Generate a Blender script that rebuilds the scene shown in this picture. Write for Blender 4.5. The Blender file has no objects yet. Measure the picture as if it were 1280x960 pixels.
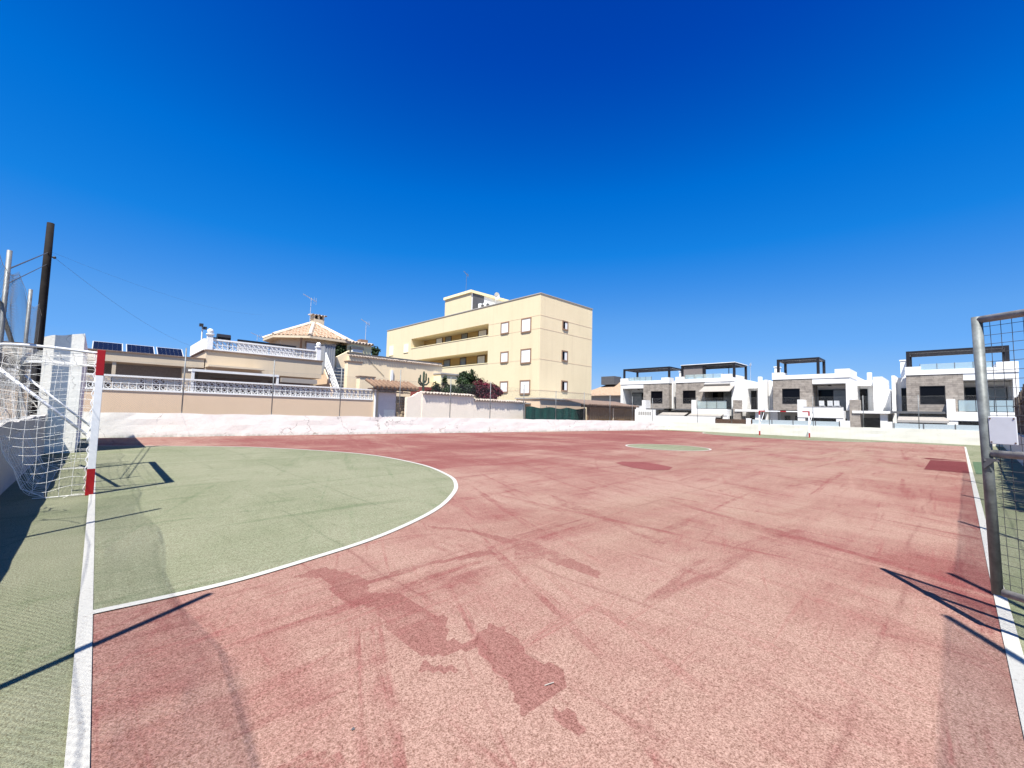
import bpy, math, random
import numpy as np
from mathutils import Vector, Matrix, noise
random.seed(7); np.random.seed(7)
R = math.radians
sc = bpy.context.scene
col = sc.collection

# ------------------------------------------------------------------ camera
F_PX, YAW, PITCH, ROLL, CAM_H = 535.0, R(46), R(3.75), R(1.4), 1.32
CP = np.array([0.0, 0.0, CAM_H])
Fv = np.array([math.cos(YAW)*math.cos(PITCH), math.sin(YAW)*math.cos(PITCH), math.sin(PITCH)])
R0 = np.array([math.sin(YAW), -math.cos(YAW), 0.0]); U0 = np.cross(R0, Fv)
Rv = math.cos(ROLL)*R0 + math.sin(ROLL)*U0
Uv = math.cos(ROLL)*U0 - math.sin(ROLL)*R0

def ray(u, v): return Fv + Rv*(u-640)/F_PX - Uv*(v-480)/F_PX
def G(u, v, z=0.0):                       # survey helper: photo point -> spot on the level ground
    d = ray(u, v); p = CP + d*(z-CP[2])/d[2]; return float(p[0]), float(p[1])
def PX(u, v, x):                          # -> (y, z) on a wall standing at x
    d = ray(u, v); p = CP + d*(x-CP[0])/d[0]; return float(p[1]), float(p[2])
def PY(u, v, y):                          # -> (x, z) on a wall standing at y
    d = ray(u, v); p = CP + d*(y-CP[1])/d[1]; return float(p[0]), float(p[2])

cam = bpy.data.cameras.new('camera'); camo = bpy.data.objects.new('camera', cam); col.objects.link(camo)
cam.sensor_width = 36; cam.sensor_fit = 'HORIZONTAL'; cam.lens = F_PX/1280*36
cam.clip_start = 0.05; cam.clip_end = 6000
m = Matrix(((Rv[0], Uv[0], -Fv[0], CP[0]), (Rv[1], Uv[1], -Fv[1], CP[1]), (Rv[2], Uv[2], -Fv[2], CP[2]), (0, 0, 0, 1)))
camo.matrix_world = m
sc.camera = camo

# ------------------------------------------------------------------ light
sc.view_settings.view_transform = 'Standard'; sc.view_settings.look = 'None'
sc.view_settings.exposure = 0; sc.view_settings.gamma = 1
SUNV = Vector((-0.475, -0.30, 1.0)).normalized()
sun = bpy.data.lights.new('sun', 'SUN'); sun.energy = 5.0; sun.angle = R(0.5); sun.color = (1.0, 0.96, 0.89)
EXPO = 2.0; sc.cycles.film_exposure = EXPO        # the shutter: the photo is exposed for the shaded walls
suno = bpy.data.objects.new('sun', sun); col.objects.link(suno)
suno.rotation_euler = SUNV.to_track_quat('Z', 'Y').to_euler(); suno.location = (-20, -12, 40)
w = bpy.data.worlds.new('World'); sc.world = w; w.use_nodes = True
nt = w.node_tree; nt.nodes.clear()
out = nt.nodes.new('ShaderNodeOutputWorld'); bg = nt.nodes.new('ShaderNodeBackground')
sky = nt.nodes.new('ShaderNodeTexSky'); sky.sky_type = 'NISHITA'; sky.sun_disc = False
sky.sun_elevation = math.asin(SUNV.z); sky.sun_rotation = math.atan2(SUNV.x, SUNV.y)
sky.altitude = 10; sky.air_density = 1.0; sky.dust_density = 0.4; sky.ozone_density = 4.0
# grade the physical sky like the phone did: its green channel picks the tone, deep cobalt overhead to pale blue low down
sp_ = nt.nodes.new('ShaderNodeSeparateColor'); dv = nt.nodes.new('ShaderNodeMath'); dv.operation = 'DIVIDE'; dv.inputs[1].default_value = 9.0
rp_ = nt.nodes.new('ShaderNodeValToRGB'); el = rp_.color_ramp.elements
SKY = [(.8, (.0, .010, .14)), (1.25, (.0, .044, .38)), (1.36, (.0, .060, .45)), (1.79, (.0, .160, .67)), (2.3, (.008, .225, .77)), (2.85, (.05, .285, .82)), (3.65, (.115, .375, .88)), (4.5, (.15, .43, .95)), (5.6, (.24, .51, .95)), (7.5, (.45, .66, .96))]
while len(el) < len(SKY): el.new(.5)
for e_, (g_, c_) in zip(el, SKY): e_.position = g_/9.0; e_.color = c_+(1,)
sc_ = nt.nodes.new('ShaderNodeVectorMath'); sc_.operation = 'SCALE'; sc_.inputs['Scale'].default_value = 1/(.08*EXPO)
nt.links.new(sky.outputs['Color'], sp_.inputs[0]); nt.links.new(sp_.outputs[1], dv.inputs[0]); nt.links.new(dv.outputs[0], rp_.inputs['Fac'])
nt.links.new(rp_.outputs['Color'], sc_.inputs[0]); nt.links.new(sc_.outputs[0], bg.inputs['Color'])
bg.inputs['Strength'].default_value = 0.08
nt.links.new(bg.outputs['Background'], out.inputs['Surface'])

# ------------------------------------------------------------------ materials
MATS = {}
class NT:
    def __init__(s, name):
        s.m = bpy.data.materials.new(name); s.m.use_nodes = True; s.t = s.m.node_tree
        s.b = s.t.nodes['Principled BSDF']; s.tc = None
    def n(s, k, **kw):
        x = s.t.nodes.new('ShaderNode'+k)
        for a, b in kw.items(): setattr(x, a, b)
        return x
    def l(s, a, b): s.t.links.new(a, b)
    def coord(s):
        if s.tc is None:
            g = s.n('NewGeometry'); s.tc = g.outputs['Position']
        return s.tc
    def mapped(s, scale, rot=0):
        mp = s.n('Mapping', vector_type='TEXTURE' if rot else 'POINT'); mp.inputs['Scale'].default_value = tuple(1/q for q in scale) if rot else scale; mp.inputs['Rotation'].default_value = (0, 0, rot); s.l(s.coord(), mp.inputs['Vector']); return mp.outputs['Vector']
    def noise(s, scale, detail=4, rough=.55, stretch=(1, 1, 1), dist=0, rot=0):
        x = s.n('TexNoise'); x.inputs['Scale'].default_value = scale; x.inputs['Detail'].default_value = detail
        x.inputs['Roughness'].default_value = rough; x.inputs['Distortion'].default_value = dist
        s.l(s.mapped(stretch, rot), x.inputs['Vector']); return x.outputs['Fac']
    def ramp(s, fac, stops):
        x = s.n('ValToRGB'); e = x.color_ramp.elements
        while len(e) < len(stops): e.new(.5)
        for i, (p, c) in enumerate(stops):
            e[i].position = p; e[i].color = tuple(c)+(1,) if len(c) == 3 else c
        s.l(fac, x.inputs['Fac']); return x.outputs['Color']
    def gray(s, fac, a, b):
        return s.ramp(fac, [(a, (0, 0, 0)), (b, (1, 1, 1))])
    def mix(s, a, b, fac, mode='MIX'):
        x = s.n('Mix', data_type='RGBA', blend_type=mode)
        for sock, v in ((0, fac), (6, a), (7, b)):
            if hasattr(v, 'is_linked') or hasattr(v, 'links'): s.l(v, x.inputs[sock])
            elif isinstance(v, (int, float)): x.inputs[sock].default_value = v
            else: x.inputs[sock].default_value = tuple(v)+(1,)
        return x.outputs[2]
    def math(s, op, a, b=0.0):
        x = s.n('Math', operation=op)
        for i, v in enumerate((a, b)):
            if hasattr(v, 'links'): s.l(v, x.inputs[i])
            else: x.inputs[i].default_value = v
        return x.outputs[0]
    def bump(s, fac, strength=.3, dist=.02):
        x = s.n('Bump'); x.inputs['Strength'].default_value = strength; x.inputs['Distance'].default_value = dist
        s.l(fac, x.inputs['Height']); s.l(x.outputs['Normal'], s.b.inputs['Normal'])
    def done(s, c, rough=.8, spec=.3, metal=0):
        if hasattr(c, 'links'): s.l(c, s.b.inputs['Base Color'])
        else: s.b.inputs['Base Color'].default_value = tuple(c)+(1,)
        s.b.inputs['Roughness'].default_value = rough; s.b.inputs['Specular IOR Level'].default_value = spec
        s.b.inputs['Metallic'].default_value = metal
        return s.m

def plaster(name, c, stain=.25, streak=.3, scale=1.0, bump=.25, rough=.9):
    """painted render: broad blotches, fine grain, vertical rain streaks"""
    s = NT(name); c = np.array(c)
    big = s.gray(s.noise(.7*scale, 5, .6), .35, .7)
    fine = s.gray(s.noise(14*scale, 5, .65), .35, .7)
    st = s.gray(s.noise(2.2*scale, 4, .6, (2.2, 2.2, .12)), .5, .78)
    a = s.mix(c, c*np.array([.86, .84, .8]), s.math('MULTIPLY', big, stain*1.6))
    a = s.mix(a, c*np.array([.80, .78, .75]), s.math('MULTIPLY', fine, stain))
    a = s.mix(a, c*np.array([.62, .59, .55]), s.math('MULTIPLY', st, streak))
    s.bump(s.noise(22*scale, 5, .7), bump, .01)
    return s.done(a, rough, .2)

def plain(name, c, rough=.6, metal=0, vary=.2, scale=8, spec=.4, bump=0):
    s = NT(name); c = np.array(c)
    f = s.gray(s.noise(scale, 5, .6), .3, .72)
    a = s.mix(c, c*(1-vary), f)
    if bump: s.bump(s.noise(scale*3, 4, .6), bump, .01)
    return s.done(a, rough, spec, metal)

def old_white(name, c=(.85, .83, .755)):
    """lime-washed rubble wall: lumpy, cracked, peeling"""
    s = NT(name); c = np.array(c)
    lump = s.noise(3.2, 6, .6); fine = s.noise(24, 6, .7)
    blot = s.gray(s.noise(1.1, 5, .65, (1, 1, 1.4)), .42, .75)
    a = s.mix(c, c*np.array([.92, .91, .89]), blot)
    a = s.mix(a, c*np.array([.72, .70, .66]), s.math('MULTIPLY', s.gray(fine, .5, .75), .45))
    # peeled spots low on the wall
    z = s.n('SeparateXYZ'); s.l(s.coord(), z.inputs[0])
    low = s.gray(z.outputs['Z'], .75, .0)
    rp = s.n('MapRange'); s.l(z.outputs['Z'], rp.inputs[0]); rp.inputs[1].default_value = .8; rp.inputs[2].default_value = .05
    peel = s.math('MULTIPLY', s.gray(s.noise(1.7, 7, .72, (1, 1, 1.8), .6), .60, .64), rp.outputs[0])
    a = s.mix(a, (.36, .31, .25), s.math('MULTIPLY', peel, .8))
    v = s.n('TexVoronoi', feature='DISTANCE_TO_EDGE'); v.inputs['Scale'].default_value = .55
    ad = s.n('VectorMath', operation='ADD'); nz = s.n('TexNoise'); nz.inputs['Scale'].default_value = 2.5; nz.inputs['Detail'].default_value = 6
    s.l(s.coord(), nz.inputs['Vector']); s.l(s.coord(), ad.inputs[0]); s.l(nz.outputs['Color'], ad.inputs[1]); s.l(ad.outputs[0], v.inputs['Vector'])
    cr = s.ramp(v.outputs['Distance'], [(0.0, (1, 1, 1)), (.012, (0, 0, 0))])
    cr = s.math('MULTIPLY', cr, s.gray(s.noise(.5, 2), .5, .56))
    a = s.mix(a, (.2, .18, .16), s.math('MULTIPLY', cr, .7))
    # damp green-grey foot
    foot = s.n('MapRange'); s.l(z.outputs['Z'], foot.inputs[0]); foot.inputs[1].default_value = .16; foot.inputs[2].default_value = .0
    a = s.mix(a, (.42, .41, .34), s.math('MULTIPLY', foot.outputs[0], s.gray(s.noise(6, 4), .3, .7)))
    s.bump(s.math('ADD', lump, s.math('MULTIPLY', fine, .35)), .36, .03)
    return s.done(a, .92, .15)

def court_paint(name, light, mid, dark, patches=True, dirt=(.05, .036, .03), streak=.75):
    """worn acrylic court paint over asphalt; attributes mark where the top coat is fresher, darker or bleached"""
    s = NT(name); L, Md, D = map(np.array, (light, mid, dark))
    cl = lambda v: s.math('MINIMUM', s.math('MAXIMUM', v, 0.0), 1.0)
    broad = s.noise(.30, 5, .6, (1.0, .6, 1), .5)
    sweep = s.noise(.8, 7, .66, (.38, 1.25, 1), .9)          # squeegee sweeps
    cross = s.noise(1.0, 6, .66, (1.5, .35, 1), .6)
    grain = s.noise(150, 2, .6); gr2 = s.noise(62, 3, .75)
    tone = s.math('ADD', s.math('MULTIPLY', broad, .45), s.math('ADD', s.math('MULTIPLY', sweep, .35), s.math('MULTIPLY', cross, .2)))
    tone = s.math('MULTIPLY', s.math('SUBTRACT', tone, .5), 6.5)
    if patches:
        dp = s.n('Attribute'); dp.attribute_name = 'deep'; fa = s.n('Attribute'); fa.attribute_name = 'faded'
        t = s.math('ADD', s.math('ADD', tone, .30), s.math('MULTIPLY', dp.outputs['Fac'], .62))
    else: t = s.math('ADD', tone, .35)
    c = s.mix(L, Md, cl(t))
    c = s.mix(c, D, s.math('MULTIPLY', cl(s.math('SUBTRACT', t, 1.05)), .7))
    if patches:
        fe = s.math('MULTIPLY', fa.outputs['Fac'], cl(s.math('MULTIPLY', s.math('SUBTRACT', s.noise(.7, 7, .68, (.45, 1.3, 1), .7), .40), 5)))
        c = s.mix(c, np.array([.285, .205, .148]), s.math('MULTIPLY', fe, .85))
    # darker scuffs drawn out along the court
    for sc2, st, lo, amt in ((1.3, (.25, 1.6, 1), .575, streak*.75), (2.6, (1.3, .35, 1), .60, streak*.5), (5.5, (.5, 1.2, 1), .62, streak*.4)):
        sm = s.gray(s.noise(sc2, 7, .7, st, 1.0), lo, lo+.07)
        c = s.mix(c, D*1.1, s.math('MULTIPLY', sm, amt*.8))
    for rot, lo, dk in ((R(66), .55, True), (R(2), .56, True), (R(88), .57, False), (R(20), .58, True)):
        sm = s.gray(s.noise(5.5, 5, .7, (.05, 1.5, 1), .2, rot), lo, lo+.10)
        sm = s.math('MULTIPLY', sm, s.gray(s.noise(.9, 5, .7), .40, .62))
        c = s.mix(c, D*1.5 if dk else L*1.15, s.math('MULTIPLY', sm, .55*streak))
    # long straight squeegee marks in three directions, some dark, some bleached
    for rot, lo, dk in ((R(67), .57, True), (R(4), .58, True), (R(91), .60, True), (R(72), .60, False), (R(8), .60, False), (R(35), .63, True)):
        sm = s.gray(s.noise(1.5, 6, .68, (.085, 1.9, 1), .25, rot), lo, lo+.06)
        sm = s.math('MULTIPLY', sm, s.gray(s.noise(3.2, 5, .7), .36, .58))
        c = s.mix(c, D*1.25 if dk else L*1.12, s.math('MULTIPLY', sm, (.78 if dk else .62)*streak))
    if patches:
        at = s.n('Attribute'); at.attribute_name = 'worn'
        edge = s.math('ADD', at.outputs['Fac'], s.math('MULTIPLY', s.math('SUBTRACT', s.noise(9, 8, .85), .5), 1.0))
        wv = s.math('MULTIPLY', cl(s.math('MULTIPLY', s.math('SUBTRACT', edge, .44), 6)), s.gray(s.noise(2.2, 5, .7), .22, .5))
        c = s.mix(c, np.array([.178, .062, .055]), s.math('MULTIPLY', wv, .60))
    # roller joints: irregular lines both ways
    sp = s.n('SeparateXYZ'); s.l(s.coord(), sp.inputs[0])
    for ax, per, off, wd in (('X', 2.35, .7, .013), ('Y', 2.9, 1.1, .010), ('X', 3.9, .2, .006)):
        wob = s.math('MULTIPLY', s.math('SUBTRACT', s.noise(.35, 3, .5), .5), .45)
        q = s.math('FRACT', s.math('DIVIDE', s.math('ADD', s.math('ADD', sp.outputs[ax], wob), off), per))
        ln = s.ramp(s.math('ABSOLUTE', s.math('SUBTRACT', q, .5)), [(0, (1, 1, 1)), (wd, (0, 0, 0))])
        ln = s.math('MULTIPLY', ln, s.gray(s.noise(.8, 4, .6), .40, .56))
        c = s.mix(c, D*.85, s.math('MULTIPLY', ln, .36))
    # hairline cracks
    v = s.n('TexVoronoi', feature='DISTANCE_TO_EDGE'); v.inputs['Scale'].default_value = .5
    ad = s.n('VectorMath', operation='ADD'); nz = s.n('TexNoise'); nz.inputs['Scale'].default_value = 2.2; nz.inputs['Detail'].default_value = 7
    s.l(s.coord(), nz.inputs['Vector']); s.l(s.coord(), ad.inputs[0]); s.l(nz.outputs['Color'], ad.inputs[1]); s.l(ad.outputs[0], v.inputs['Vector'])
    cr = s.ramp(v.outputs['Distance'], [(0, (1, 1, 1)), (.004, (0, 0, 0))])
    cr = s.math('MULTIPLY', cr, s.gray(s.noise(.35, 3), .54, .62))
    c = s.mix(c, np.array(dirt), s.math('MULTIPLY', cr, .22))
    # grain of the aggregate: multiplies whatever colour is there
    g = s.ramp(gr2, [(.30, (1.16, 1.17, 1.18)), (.50, (1, 1, 1)), (.70, (.62, .56, .53))])
    c = s.mix(c, g, 1.0, 'MULTIPLY')
    g = s.ramp(grain, [(.30, (1.30, 1.33, 1.35)), (.48, (1, 1, 1)), (.70, (.50, .42, .38))])
    c = s.mix(c, g, 1.0, 'MULTIPLY')
    sp2 = s.gray(s.noise(9, 4, .7, (1, 1, 1), .3), .72, .78)
    c = s.mix(c, np.array(dirt), s.math('MULTIPLY', sp2, .5))
    s.bump(s.math('ADD', grain, s.math('MULTIPLY', gr2, .5)), .6, .005)
    return s.done(c, .95, .1)

def line_paint(name):
    s = NT(name)
    wn = s.gray(s.noise(38, 6, .75), .56, .68)
    c = s.mix((.44, .43, .39), (.24, .21, .175), s.math('MULTIPLY', wn, .75))
    v = s.n('TexVoronoi', feature='DISTANCE_TO_EDGE'); v.inputs['Scale'].default_value = 7
    ad = s.n('VectorMath', operation='ADD'); nz = s.n('TexNoise'); nz.inputs['Scale'].default_value = 18; nz.inputs['Detail'].default_value = 4
    s.l(s.coord(), nz.inputs['Vector']); s.l(s.coord(), ad.inputs[0]); s.l(nz.outputs['Color'], ad.inputs[1]); s.l(ad.outputs[0], v.inputs['Vector'])
    cr = s.ramp(v.outputs['Distance'], [(0, (1, 1, 1)), (.03, (0, 0, 0))])
    c = s.mix(c, (.17, .14, .115), s.math('MULTIPLY', cr, .45))
    s.bump(s.noise(260, 2), .5, .004)
    return s.done(c, .85, .2)

def stone_clad(name):
    s = NT(name)
    br = s.n('TexBrick'); br.inputs['Scale'].default_value = 1.0
    br.inputs['Brick Width'].default_value = .55; br.inputs['Row Height'].default_value = .17; br.inputs['Mortar Size'].default_value = .012
    br.inputs['Color1'].default_value = (.29, .255, .225, 1); br.inputs['Color2'].default_value = (.185, .16, .14, 1); br.inputs['Mortar'].default_value = (.12, .105, .09, 1)
    sp = s.n('SeparateXYZ'); s.l(s.coord(), sp.inputs[0])
    cm = s.n('CombineXYZ'); s.l(s.math('ADD', sp.outputs['Y'], sp.outputs['X']), cm.inputs[0]); s.l(sp.outputs['Z'], cm.inputs[1])
    s.l(cm.outputs[0], br.inputs['Vector'])
    f = s.gray(s.noise(2.6, 6, .65), .35, .68)
    c = s.mix(br.outputs['Color'], (.43, .38, .325), s.math('MULTIPLY', f, .62))
    s.bump(s.noise(9, 5, .7), .6, .03)
    return s.done(c, .9, .2)

def glassy(name, c, rough=.06):
    s = NT(name); return s.done(np.array(c), rough, .12)

def see_glass(name, tint=(.62, .74, .76)):
    s = NT(name); s.t.nodes.remove(s.b)
    o = s.t.nodes['Material Output']
    tr = s.n('BsdfTransparent'); tr.inputs['Color'].default_value = (.80, .88, .88, 1)
    gl = s.n('BsdfGlossy'); gl.inputs['Roughness'].default_value = .04; gl.inputs['Color'].default_value = (.9, .95, 1, 1)
    df = s.n('BsdfDiffuse'); df.inputs['Color'].default_value = tuple(tint)+(1,)
    a = s.n('MixShader'); a.inputs[0].default_value = .35; s.l(tr.outputs[0], a.inputs[1]); s.l(df.outputs[0], a.inputs[2])
    b = s.n('MixShader'); b.inputs[0].default_value = .12; s.l(a.outputs[0], b.inputs[1]); s.l(gl.outputs[0], b.inputs[2])
    s.l(b.outputs[0], o.inputs['Surface']); return s.m

def leafy(name, a, b, c):
    s = NT(name); g = s.n('NewGeometry')
    f = g.outputs['Random Per Island']
    k = s.ramp(f, [(0, a), (.5, b), (1, c)])
    n = s.gray(s.noise(2.2, 3), .35, .65)
    k = s.mix(k, np.array(a)*.6, s.math('MULTIPLY', n, .5))
    s.b.inputs['Subsurface Weight'].default_value = 0
    return s.done(k, .6, .25)

def tiles(name, a, b, m_):
    s = NT(name)
    br = s.n('TexBrick'); br.inputs['Scale'].default_value = 1; br.inputs['Brick Width'].default_value = .22; br.inputs['Row Height'].default_value = .3
    br.inputs['Mortar Size'].default_value = .035; br.inputs['Mortar Smooth'].default_value = .6
    br.inputs['Color1'].default_value = tuple(a)+(1,); br.inputs['Color2'].default_value = tuple(b)+(1,); br.inputs['Mortar'].default_value = tuple(m_)+(1,)
    s.l(s.coord(), br.inputs['Vector'])
    n = s.gray(s.noise(5, 5, .7), .4, .7)
    c = s.mix(br.outputs['Color'], (.55, .45, .34), s.math('MULTIPLY', n, .45))
    return s.done(c, .9, .15)

M = dict(
    ground=plain('ground_dust', (.24, .20, .155), .95, 0, .35, .6, .1, .3),
    red=court_paint('red_court_paint', (.294, .184, .145), (.206, .082, .071), (.138, .034, .034)),
    green=court_paint('green_court_paint', (.215, .220, .146), (.160, .176, .106), (.085, .108, .058), False, (.05, .055, .04), .62),
    patch_red=court_paint('fresh_red_paint', (.135, .036, .036), (.122, .031, .031), (.10, .024, .024), False, streak=.15),
    patch_faded=court_paint('older_red_paint', (.195, .066, .062), (.17, .052, .050), (.13, .034, .034), False, streak=.3),
    patch_green=court_paint('fresh_green_paint', (.085, .135, .08), (.075, .12, .07), (.06, .10, .055), False),
    line=line_paint('white_line_paint'),
    wall_old=old_white('limewash'),
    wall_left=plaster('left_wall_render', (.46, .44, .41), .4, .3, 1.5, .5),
    wall_far=plaster('far_wall_paint', (.66, .64, .575), .22, .2, 1.2, .3),
    beige=plaster('beige_render', (.70, .53, .375), .14, .12, 1.3, .3),
    beige_pale=plaster('pale_beige_render', (.60, .50, .365), .16, .15, 1.0, .3),
    cream_wall=plaster('rough_cream_render', (.88, .78, .66), .22, .15, 2.0, .6),
    yellow=plaster('yellow_render', (.685, .595, .40), .2, .2, .5, .15),
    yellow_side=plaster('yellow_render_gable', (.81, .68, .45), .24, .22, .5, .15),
    sand=plaster('sand_render', (.84, .69, .47), .14, .12, 1.0, .3),
    porch=plaster('shaded_porch_render', (.15, .125, .105), .2, .1, 1.0, .2),  # beige walls under the porches, their shade darkened into the colour itself
    ochre_shade=plaster('gallery_shade_ochre', (.42, .285, .115), .15, .1, .6, .15),  # yellow render deepened to ochre: the gallery's shade is painted in
    pale_yellow=plaster('pale_yellow_render', (.86, .76, .48), .16, .1, .8, .2),
    villa=plaster('white_villa_render', (.78, .775, .76), .06, .06, .6, .1),
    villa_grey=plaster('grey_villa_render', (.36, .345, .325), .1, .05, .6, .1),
    stone=stone_clad('stone_cladding'),
    slab=plain('dark_grey_slab', (.10, .10, .105), .7, 0, .2, 3),
    black=plain('black_metal', (.012, .011, .014), .5, 0, .2, 5),
    glass=glassy('dark_window_glass', (.004, .004, .006)),
    pane_grey=plain('grey_curtain_glass', (.22, .24, .24), .25, 0, .3, 2),
    clear=see_glass('railing_glass'),
    shutter=plain('white_shutter', (.78, .78, .76), .6, 0, .06, 3),
    terracotta=plain('terracotta_trim', (.30, .19, .125), .9, 0, .3, 5),
    brown_wood=plain('brown_wood', (.09, .045, .024), .7, 0, .35, 4),
    tile=tiles('roof_tiles', (.24, .135, .075), (.29, .18, .115), (.36, .285, .21)),
    tile_loose=plain('clay_tiles', (.30, .19, .125), .9, 0, .45, 5, .1, .3),
    tile_white=plain('pale_clay_tiles', (.50, .42, .35), .9, 0, .35, 6, .1, .3),
    ridge=plain('mortar_ridge', (.72, .60, .46), .9, 0, .25, 6),
    canvas=plain('awning_canvas', (.34, .31, .275), .9, 0, .1, 2, .1),
    blind=plain('woven_blind', (.24, .21, .20), .9, 0, .25, 12, .1),
    solar=plain('solar_cells', (.006, .008, .014), .25, 0, .3, 5, .5),
    alu=plain('aluminium', (.66, .67, .68), .45, .5, .15, 9),
    galv=plain('galvanised_steel', (.24, .25, .25), .55, .4, .5, 14, .5, .1),
    pipe=plain('painted_pipe', (.19, .205, .20), .55, .2, .6, 14, .5, .15),
    rail=plain('weathered_pipe', (.34, .32, .29), .6, .2, .55, 20, .4, .15),
    wire=plain('wire', (.30, .30, .29), .5, .5, .2, 9),
    wire_dark=plain('dark_wire', (.07, .07, .075), .6, .2, .2, 9),
    pole_wood=plain('creosoted_wood', (.02, .016, .014), .85, 0, .6, 4, .2, .4),
    goal_white=plain('white_goal_paint', (.80, .80, .80), .45, 0, .12, 12),
    goal_red=plain('red_goal_paint', (.36, .006, .010), .45, 0, .2, 12),
    net=plain('white_netting', (.80, .79, .74), .8, 0, .1, 30),
    plaque=plain('plaque_plastic', (.62, .63, .66), .5, 0, .08, 20),
    rust=plain('rusty_steel', (.17, .10, .06), .85, 0, .6, 30),
    screen=plain('green_shade_cloth', (.012, .070, .058), .9, 0, .45, 3.0, .1),
    reed=plain('reed_matting', (.30, .19, .105), .95, 0, .5, 7, .1, .4),
    stake=plain('weathered_stakes', (.20, .165, .13), .95, 0, .75, 9, .1, .5),
    door_lilac=plain('white_door_paint', (.66, .62, .64), .6, 0, .1, 4),
    concrete=plain('concrete_steps', (.46, .46, .44), .9, 0, .3, 6, .1, .3),
    zinc=plain('grey_sheet_metal', (.34, .35, .36), .55, .2, .15, 3),
    red_roof=plain('red_roof_paint', (.22, .04, .032), .9, 0, .25, 3),
    rubble=plain('rubble_stone', (.46, .36, .24), .95, 0, .6, 5, .1, .6),
    leaf=leafy('green_leaves', (.008, .018, .006), (.020, .042, .012), (.045, .08, .022)),
    bougain=leafy('bougainvillea_bracts', (.030, .010, .010), (.10, .010, .022), (.22, .020, .048)),
    cactus=plain('cactus_skin', (.035, .055, .030), .8, 0, .4, 10),
    bark=plain('bark', (.12, .085, .055), .95, 0, .4, 9),
    twig=plain('dry_twigs', (.44, .41, .36), .95, 0, .6, 10),
    hill=plain('hazy_hills', (.10, .17, .28), 1, 0, .06, .002, 0),
    coping=plain('brown_coping', (.22, .15, .11), .9, 0, .3, 5),
    lamp=plain('lamp_body', (.03, .03, .03), .5, 0, .1, 5),
)

# ------------------------------------------------------------------ mesh helpers
class MB:
    def __init__(s): s.v = []; s.f = []
    def add(s, vs, fs):
        k = len(s.v); s.v.extend(map(tuple, vs)); s.f.extend([tuple(i+k for i in f) for f in fs]); return s
    def box(s, x0, x1, y0, y1, z0, z1):
        x0, x1 = sorted((x0, x1)); y0, y1 = sorted((y0, y1)); z0, z1 = sorted((z0, z1))
        return s.add([(x, y, z) for z in (z0, z1) for x, y in ((x0, y0), (x1, y0), (x1, y1), (x0, y1))],
                     [(3, 2, 1, 0), (4, 5, 6, 7), (0, 1, 5, 4), (1, 2, 6, 5), (2, 3, 7, 6), (3, 0, 4, 7)])
    def prism(s, poly, axis, a, b):
        """poly of 2D points; axis 0: (y,z) along x, 1: (x,z) along y, 2: (x,y) along z"""
        def P(p, t): return {0: (t, p[0], p[1]), 1: (p[0], t, p[1]), 2: (p[0], p[1], t)}[axis]
        n = len(poly)
        vs = [P(p, a) for p in poly]+[P(p, b) for p in poly]
        fs = [tuple(range(n))[::-1], tuple(range(n, 2*n))]+[(i, (i+1) % n, n+(i+1) % n, n+i) for i in range(n)]
        return s.add(vs, fs)
    def bar(s, a, b, w, h=None, up=(0, 0, 1)):
        h = h or w; a, b = Vector(a), Vector(b); d = (b-a).normalized(); u = Vector(up)
        if abs(d.dot(u)) > .98: u = Vector((1, 0, 0))
        r = d.cross(u).normalized(); u = r.cross(d)
        vs = [p+r*sx*w/2+u*sz*h/2 for p in (a, b) for sx, sz in ((-1, -1), (1, -1), (1, 1), (-1, 1))]
        return s.add(vs, [(0, 1, 2, 3), (7, 6, 5, 4), (0, 4, 5, 1), (1, 5, 6, 2), (2, 6, 7, 3), (3, 7, 4, 0)])
    def tube(s, pts, r, n=8, cap=True):
        pts = [Vector(p) for p in pts]; rs = r if isinstance(r, (list, tuple)) else [r]*len(pts)
        vs = []; prev = None
        for i, p in enumerate(pts):
            d = (pts[min(i+1, len(pts)-1)]-pts[max(i-1, 0)]).normalized()
            u = Vector((0, 0, 1)) if abs(d.z) < .9 else Vector((1, 0, 0))
            if prev is not None: u = prev
            r1 = d.cross(u).normalized(); u = r1.cross(d).normalized(); prev = u
            for k in range(n):
                t = 2*math.pi*k/n; vs.append(p+(r1*math.cos(t)+u*math.sin(t))*rs[i])
        fs = [(i*n+k, i*n+(k+1) % n, (i+1)*n+(k+1) % n, (i+1)*n+k) for i in range(len(pts)-1) for k in range(n)]
        if cap: fs += [tuple(range(n))[::-1], tuple(range((len(pts)-1)*n, len(pts)*n))]
        return s.add(vs, fs)
    def ball(s, c, r, n=10, m_=6):
        vs = [(c[0]+r*math.sin(math.pi*j/m_)*math.cos(2*math.pi*i/n), c[1]+r*math.sin(math.pi*j/m_)*math.sin(2*math.pi*i/n), c[2]+r*math.cos(math.pi*j/m_)) for j in range(m_+1) for i in range(n)]
        return s.add(vs, [(j*n+i, (j+1)*n+i, (j+1)*n+(i+1) % n, j*n+(i+1) % n) for j in range(m_) for i in range(n)])
    def build(s, name, mat, parent=None, smooth=False, bevel=0):
        o = None
        me = bpy.data.meshes.new(name)
        off = origin(parent)
        v = np.array(s.v, float).reshape(-1, 3)-np.array(off)
        me.from_pydata(v.tolist(), [], s.f); me.update()
        me.materials.append(M[mat] if isinstance(mat, str) else mat)
        if smooth: me.polygons.foreach_set('use_smooth', [True]*len(me.polygons))
        o = bpy.data.objects.new(name, me); col.objects.link(o)
        if parent: o.parent = parent
        if bevel:
            b = o.modifiers.new('bevel', 'BEVEL'); b.width = bevel; b.segments = 2; b.limit_method = 'ANGLE'
        return o
def origin(p):
    x = [0, 0, 0]
    while p is not None:
        for i in range(3): x[i] += p.location[i]
        p = p.parent
    return x
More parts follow.
